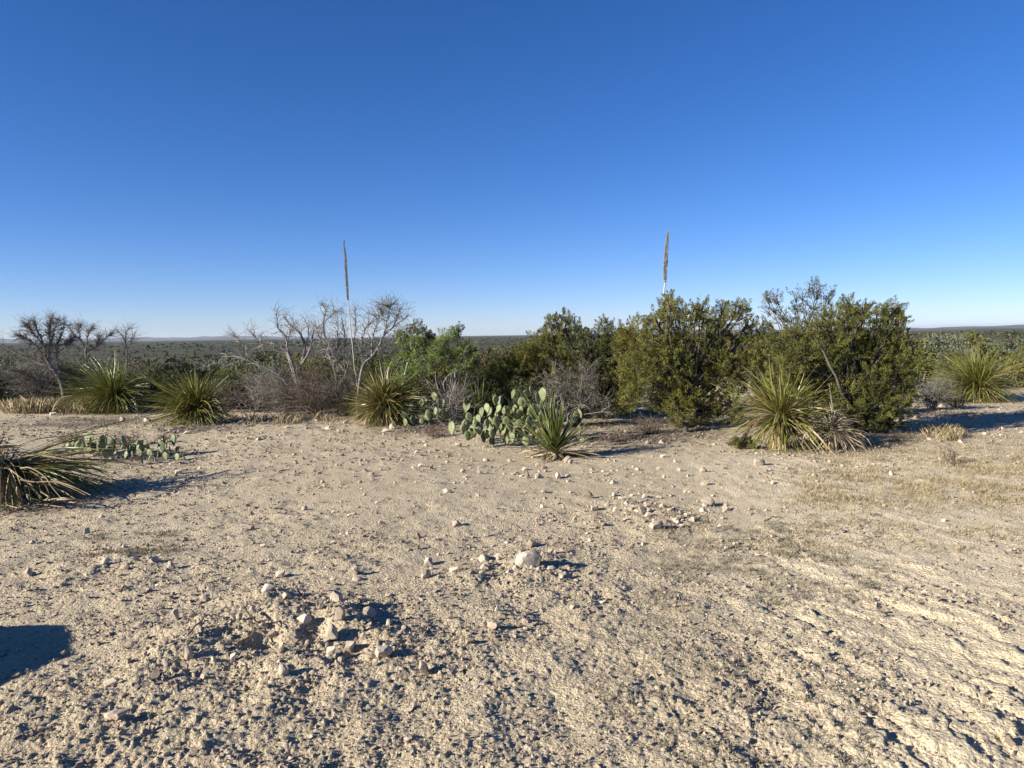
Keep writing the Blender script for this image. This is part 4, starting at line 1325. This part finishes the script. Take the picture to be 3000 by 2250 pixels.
cactus('low prickly pear patch with pale sunlit pads behind the left edge plant', (400, 1352),
       [(980,540,50,70),(940,580,50,50),(1128,500,32,90),(1230,560,50,90),(1145,660,60,100),(1550,530,50,60),(1605,590,48,55),(1725,580,45,80),(1430,670,80,70),(1520,660,80,70),(1545,740,45,90),(1900,615,50,50),(710,580,80,80),(790,550,90,100),(850,570,60,80),(1000,490,90,70),(1790,590,60,60),(1650,650,70,80),(1400,590,90,80),(1310,580,80,80),(1480,600,70,60),(1700,680,100,90),(1900,690,110,90),(1800,690,90,90),(1600,700,90,90),(1350,680,80,80),(1250,690,80,80)],
       c5, .2712, (-.7, .6), 22, (220, 1300, 520, 1345), dsp=.35)

# ------------------------------------------------------------------ scrub on the plain
def bush_arrays(n_leaf, leaf, seed):
    """unit bush: width 1, height ~.8, standing at z = 0"""
    d = rng.normal(0, 1, (n_leaf, 3)); d /= np.linalg.norm(d, axis=1)[:, None]
    lob = rng.normal(0, .22, (7, 3)); lob[:, 2] = np.abs(lob[:, 2]) * .8 + .25
    c = lob[rng.integers(0, 7, n_leaf)] + d * rng.uniform(.08, .26, n_leaf)[:, None]
    c[:, 2] = np.maximum(c[:, 2], .02)
    s1 = np.cross(d, rng.normal(0, 1, (n_leaf, 3))); s1 /= np.linalg.norm(s1, axis=1)[:, None]
    s2 = np.cross(d + rng.normal(0, .5, (n_leaf, 3)), s1); s2 /= np.linalg.norm(s2, axis=1)[:, None]
    l = leaf * rng.uniform(.6, 1.4, n_leaf)[:, None]
    return np.stack((c - s1 * l * .5, c + s1 * l * .5, c + s2 * l), 1)

def build_scrub():
    tiers = [(70, 180, 900, 90, .11), (180, 500, 2600, 40, .18), (500, 1500, 4600, 12, .38), (1500, 5000, 4000, 6, .7)]
    Vs, Ts = [], []
    for d0, d1, n, nl, leaf in tiers:
        protos = [bush_arrays(nl, leaf, 0) for _ in range(8)]
        d = d0 * (d1 / d0) ** rng.random(n)
        a = rng.uniform(-R(46), R(46), n)
        x, y = d * np.sin(a), d * np.cos(a)
        keep = fbm(x / 70, y / 70, 201, 3) + .5 * noise(x / 14, y / 14, 203) > -.22
        x, y, d = x[keep], y[keep], d[keep]
        z = macro(x, y)
        n = len(x)
        sz = np.clip(np.exp(rng.normal(.85, .38, n)), 1.0, 5.5) * (1 + .35 * (d > 500) + .6 * (d > 1500))
        pv = rng.integers(0, 8, n)
        for i in range(8):
            k = np.nonzero(pv == i)[0]
            if not len(k): continue
            P = protos[i][None] * np.stack((sz[k], sz[k], sz[k] * rng.uniform(.6, .95, len(k))), -1)[:, None, None, :]
            yaw = rng.uniform(0, 6.283, len(k)); c, s = np.cos(yaw)[:, None, None], np.sin(yaw)[:, None, None]
            P = np.stack((P[..., 0] * c - P[..., 1] * s, P[..., 0] * s + P[..., 1] * c, P[..., 2]), -1)
            P = P + np.stack((x[k], y[k], z[k]), -1)[:, None, None, :]
            Vs.append(P.reshape(-1, 3)); Ts.append(np.repeat(rng.random(len(k)), nl * 3))
    V = np.concatenate(Vs)
    me = np_mesh('scrubland', V, np.arange(len(V)).reshape(-1, 3), MAT['scrub'], False, {'tint': np.concatenate(Ts)})
    tag(obj('scrubland', me), 'dull grey-green brush covering the plain to the horizon', 'brush', kind='stuff')
build_scrub()

def mid_bush(px, depth, wpx, hpx, label, group, mat, bark='twig', twiggy=False, sparse=1.0):
    v = fw + rt * ((px - 1500) / F)
    x, y = v.x * depth, v.y * depth
    base = Vector((x, y, hz(x, y)))
    w, h = wpx / F * depth, hpx / F * depth
    if twiggy:
        return twig_bush('thorn_bush', label, 0, 0, depth, wpx / 2, hpx, bark, 150, .010, group, base)
    root = thing('scrub_bush', label, 'shrub', base, group)
    near = depth < 19.5
    k = int((80 if near else 34) * sparse)
    c = rng.normal(0, 1, (k, 3)); c /= np.linalg.norm(c, axis=1)[:, None]; c *= rng.uniform(.35, 1, k)[:, None]
    c = c * np.array((w / 2, w / 2, h * .5)) + np.array((0, 0, h * .5))
    o = rng.normal(0, 1, (k, 3))
    V, Fq, T = leaf_clumps(c, np.full(k, (.15 if near else .22) * w), o * .3, 70 if near else 50, (.0026 if near else .0046) * depth, (.0011 if near else .0021) * depth, bias=.4, spray=.9 if near else 0)
    V[:, 2] = np.maximum(V[:, 2], 0)
    obj('crown', np_mesh('crown', V, Fq, mat, False, {'tint': T}), root)
    paths = [smooth_path([(0, 0, -.1), cc * .5 + rng.normal(0, .05, 3), cc], [.03, .02, .008], 3) for cc in c[:10]]
    V, Fq, T = tubes(paths, 4)
    obj('trunk', np_mesh('trunk', V, Fq, MAT[bark], True, {'tint': T}), root)
    return root

mid_bush(10, 22, 110, 125, 'grey-green bush cut by the left edge beside the leaning tree', None, MAT['greyleaf'])
mid_bush(105, 24, 100, 80, 'low dull bush under the leaning bare tree', None, MAT['juniper_dull'])
FILL = [(250, 19.2, 150, 130), (420, 19.0, 140, 110), (480, 18.2, 110, 110), (120, 20.6, 160, 110), (655, 17.6, 120, 80), (700, 18.6, 130, 120), (790, 18.8, 150, 120), (850, 17.6, 140, 125), (905, 18.4, 160, 145), (760, 17.8, 140, 110), (985, 17.6, 130, 120), (1040, 18.2, 120, 140), (640, 20.5, 140, 100), (500, 19.6, 110, 90), (455, 20.5, 130, 95)]
for k, (px, dp, w, h) in enumerate(FILL):
    mid_bush(px, dp, w, h, 'dull grey-green brush bush crowding in behind the dead shrubs and second sotol', 'brush behind the dead shrubs', (MAT['greyleaf'], MAT['scrub'], MAT['juniper_dull'])[k % 3], sparse=1.5)
FILL2 = [(1110, 16.2, 120, 165), (1165, 15.6, 120, 175), (1260, 15.2, 140, 170), (1310, 16.0, 160, 200), (1375, 15.2, 140, 170), (1450, 16.0, 160, 190), (1500, 15.2, 140, 165), (1555, 15.8, 140, 190), (1430, 14.4, 120, 120), (1540, 14.2, 120, 125)]
for k, (px, dp, w, h) in enumerate(FILL2):
    mid_bush(px, dp, w, h, 'dense olive brush bush between the reddish sotol and the pointed juniper', 'brush inside the middle thicket', (MAT['juniper_dull'], MAT['scrub'], MAT['juniper'], MAT['juniper_dull'])[k % 4], bark='browntwig', sparse=2.2)
for k in range(64):
    mid_bush(rng.uniform(-150, 1180), 19.6 + 40 * rng.random() ** 2.0, rng.uniform(75, 145), rng.uniform(65, 130), 'low brush bush on the slope behind the left sotols and dead shrubs', 'brush on the left slope', random.choice((MAT['juniper_dull'], MAT['greyleaf'], MAT['scrub'], MAT['scrub'])), twiggy=k % 4 == 0)
for k in range(18):
    mid_bush(rng.uniform(1250, 1900), rng.uniform(18, 32), rng.uniform(80, 140), rng.uniform(80, 130), 'low brush bush behind the prickly pear thicket', 'brush behind the thicket', random.choice((MAT['juniper_dull'], MAT['scrub'])), twiggy=k % 2 == 0)
for k in range(48):
    mid_bush(rng.uniform(2560, 3150), 20 + 55 * rng.random() ** 1.5, rng.uniform(55, 130), rng.uniform(55, 95), 'brush bush spread behind the right edge sotol', 'brush behind the right sotol', random.choice((MAT['juniper_dull'], MAT['greyleaf'], MAT['juniper'], MAT['scrub'])), twiggy=k % 5 == 0)

# ------------------------------------------------------------------ dry grass
def build_grass(name, label, tufts, mat, per, hgt, width=.005, spread=.05):
    """tufts: (x, y, scale)"""
    n = len(tufts)
    tx, ty, ts = np.array(tufts).T
    idx = np.repeat(np.arange(n), per)
    N = len(idx)
    x = tx[idx] + rng.normal(0, spread, N) * ts[idx]; y = ty[idx] + rng.normal(0, spread, N) * ts[idx]
    z = height(x, y) - .004
    a = rng.uniform(0, 2 * np.pi, N); lean = rng.uniform(.1, .9, N)
    h = hgt * ts[idx] * rng.uniform(.4, 1.2, N)
    dx, dy = np.cos(a) * lean * h, np.sin(a) * lean * h
    d = np.hypot(x, y)
    w = np.maximum(width, .0006 * d) * rng.uniform(.6, 1.2, N)
    b = rng.uniform(0, 2 * np.pi, N)
    sx, sy = np.cos(b) * w * .5, np.sin(b) * w * .5
    V = np.stack((np.stack((x - sx, y - sy, z), -1), np.stack((x + sx, y + sy, z), -1),
                  np.stack((x + dx * .4 + sx * .7, y + dy * .4 + sy * .7, z + h * .6), -1), np.stack((x + dx, y + dy, z + h), -1)), 1).reshape(-1, 3)
    o = np.arange(N)[:, None] * 4
    Fq = np.concatenate((o + np.array((0, 1, 2)), o + np.array((0, 2, 3)))) 
    T = np.repeat(np.clip(.5 * rng.random(n)[idx] + .5 * rng.random(N), 0, 1), 4)
    me = np_mesh(name, V, Fq, mat, False, {'tint': T})
    return tag(obj(name, me), label, 'grass', kind='stuff')

def zone_tufts(n, x0, x1, y0, y1, s0, s1, mask=None):
    out = []
    while len(out) < n:
        px, py = rng.uniform(x0, x1), rng.uniform(y0, y1)
        p = flat(px, py)
        if mask is not None and float(fbm(np.array([p.x / .55]), np.array([p.y / .55]), mask, 3)[0]) < .0: continue
        out.append((p.x, p.y, rng.uniform(s0, s1)))
    return out
build_grass('dry_grass', 'thin straw-coloured grass spread over the right side of the clearing',
            zone_tufts(1700, 2350, 3050, 1275, 1480, .4, .9, 301) + zone_tufts(1300, 2300, 3050, 1270, 1500, .3, .8) + zone_tufts(700, 1950, 3000, 1380, 1620, .3, .8, 303), MAT['grass'], 9, .055, .005, .07)
build_grass('straw_grass', 'taller tan grass along the far left edge of the clearing',
            zone_tufts(150, 20, 260, 1196, 1216, 1.6, 3.0) + zone_tufts(40, 640, 1000, 1228, 1250, .8, 1.6) + zone_tufts(40, 2720, 2800, 1262, 1300, .8, 1.5), MAT['grass'], 18, .11)
build_grass('ground_weeds', 'grey withered weeds in patches on the lower right ground',
            zone_tufts(420, 1900, 2600, 1500, 1760, .4, .9, 305) + zone_tufts(160, 2120, 2420, 1530, 1640, .5, 1.0) + zone_tufts(120, 250, 520, 1560, 1640, .5, .9, 307) + zone_tufts(300, 1600, 2600, 1700, 2250, .3, .7, 309) + zone_tufts(160, 1650, 2050, 1240, 1330, .6, 1.1) + zone_tufts(80, 300, 560, 1310, 1400, .6, 1.0), MAT['greygrass'], 14, .042, .0035, .034)

def build_litter():
    Vs = []
    spots = [(LITTER[i], 700) for i in range(len(LITTER))]
    P = []
    for (lx, ly, lr), n in spots:
        P.append(np.stack((lx + rng.normal(0, lr * .55, n), ly + rng.normal(0, lr * .42, n)), -1))
    P = np.concatenate(P); n = len(P)
    z = height(P[:, 0], P[:, 1]) + .006
    a = rng.uniform(0, 6.283, n); l = rng.uniform(.02, .10, n); w = rng.uniform(.006, .014, n)
    dx, dy = np.cos(a) * l, np.sin(a) * l
    nx, ny = -np.sin(a) * w, np.cos(a) * w
    lift = rng.uniform(-.004, .03, n)
    V = np.stack((np.stack((P[:, 0], P[:, 1], z), -1), np.stack((P[:, 0] + dx, P[:, 1] + dy, z + lift), -1), np.stack((P[:, 0] + dx * .5 + nx, P[:, 1] + dy * .5 + ny, z + lift * .5 + .006), -1)), 1).reshape(-1, 3)
    me = np_mesh('leaf_litter', V, np.arange(n * 3).reshape(-1, 3), MAT['strawgrey'], False, {'tint': np.repeat(rng.random(n) * .7, 3)})
    tag(obj('leaf_litter', me), 'dry leaf and twig litter fallen around the feet of the plants', 'litter', kind='stuff')
build_litter()

# fallen sticks on the dug heap and in the shade
def stick(pts, r, label, mat='browntwig', group=None):
    q = []
    for px, py, lift in pts:
        g, t = ground_at(px, py)
        q.append(Vector((g.x, g.y, g.z + lift)))
    b = q[0].copy()
    P, r_ = smooth_path([np.array(p - b) for p in q], np.linspace(r, r * .5, len(q)), 5, .003)
    V, Fq, T = tubes([(P, r_)], 5)
    o = obj('stick', np_mesh('stick', V, Fq, MAT[mat], True, {'tint': T}), loc=b)
    return tag(o, label, 'stick', group)
stick([(553, 1877, .02), (600, 1840, .06), (634, 1815, .03)], .006, 'thin brown stick leaning on the left of the dug heap')
stick([(720, 1808, .05), (735, 1835, .06), (768, 1856, .02)], .007, 'short dark stick on top of the dug heap')
stick([(768, 1856, .03), (790, 1842, .05), (830, 1850, .02)], .005, 'bent dark stick right of the short stick on the heap')
stick([(700, 1905, .03), (725, 1893, .04), (752, 1870, .02)], .008, 'pale yellow stick in the pit of the dug heap', 'dry')
stick([(2240, 1535, .01), (2262, 1527, .03), (2290, 1520, .01)], .007, 'pale stick lying right of the broad cream rock', 'strawgrey')
stick([(2830, 1272, .01), (2900, 1262, .03), (2990, 1250, .02)], .012, 'pale branch lying in the shadow of the right juniper', 'strawgrey')
stick([(2655, 1235, .05), (2690, 1244, .05), (2730, 1252, .02)], .012, 'pale stick jutting from the right juniper into its shadow', 'strawgrey')
for k in range(14):
    px, py = rng.uniform(1700, 2000), rng.uniform(1262, 1315)
    stick([(px, py, .01), (px + 30, py + rng.uniform(-4, 4), .02), (px + rng.uniform(50, 90), py + rng.uniform(-6, 6), .01)], .007, 'dry fallen twig in the juniper shade right of the yucca', 'browntwig', 'fallen twigs under the junipers')

# ------------------------------------------------------------------ haze: the air between here and the far hills
def build_haze():
    s = 62000.0
    bm = bmesh.new()
    bmesh.ops.create_cube(bm, size=1.0)
    me = bpy.data.meshes.new('haze'); bm.to_mesh(me); bm.free()
    m = bpy.data.materials.new('haze_air'); m.use_nodes = True
    nt = m.node_tree
    for n in list(nt.nodes): nt.nodes.remove(n)
    out = nt.nodes.new('ShaderNodeOutputMaterial')
    v = nt.nodes.new('ShaderNodeVolumePrincipled')
    v.inputs['Color'].default_value = (.72, .84, 1.0, 1)
    v.inputs['Density'].default_value = 1.25e-5
    v.inputs['Anisotropy'].default_value = 0.1
    nt.links.new(v.outputs[0], out.inputs['Volume'])
    me.materials.append(m)
    o = obj('haze', me)
    o.scale = (2 * s + 20000, 2 * s + 20000, 300); o.location = (0, 0, 300 / 2 - 32)
    tag(o, 'thin bluish haze over the distant plain and hills', 'haze', kind='stuff')
build_haze()
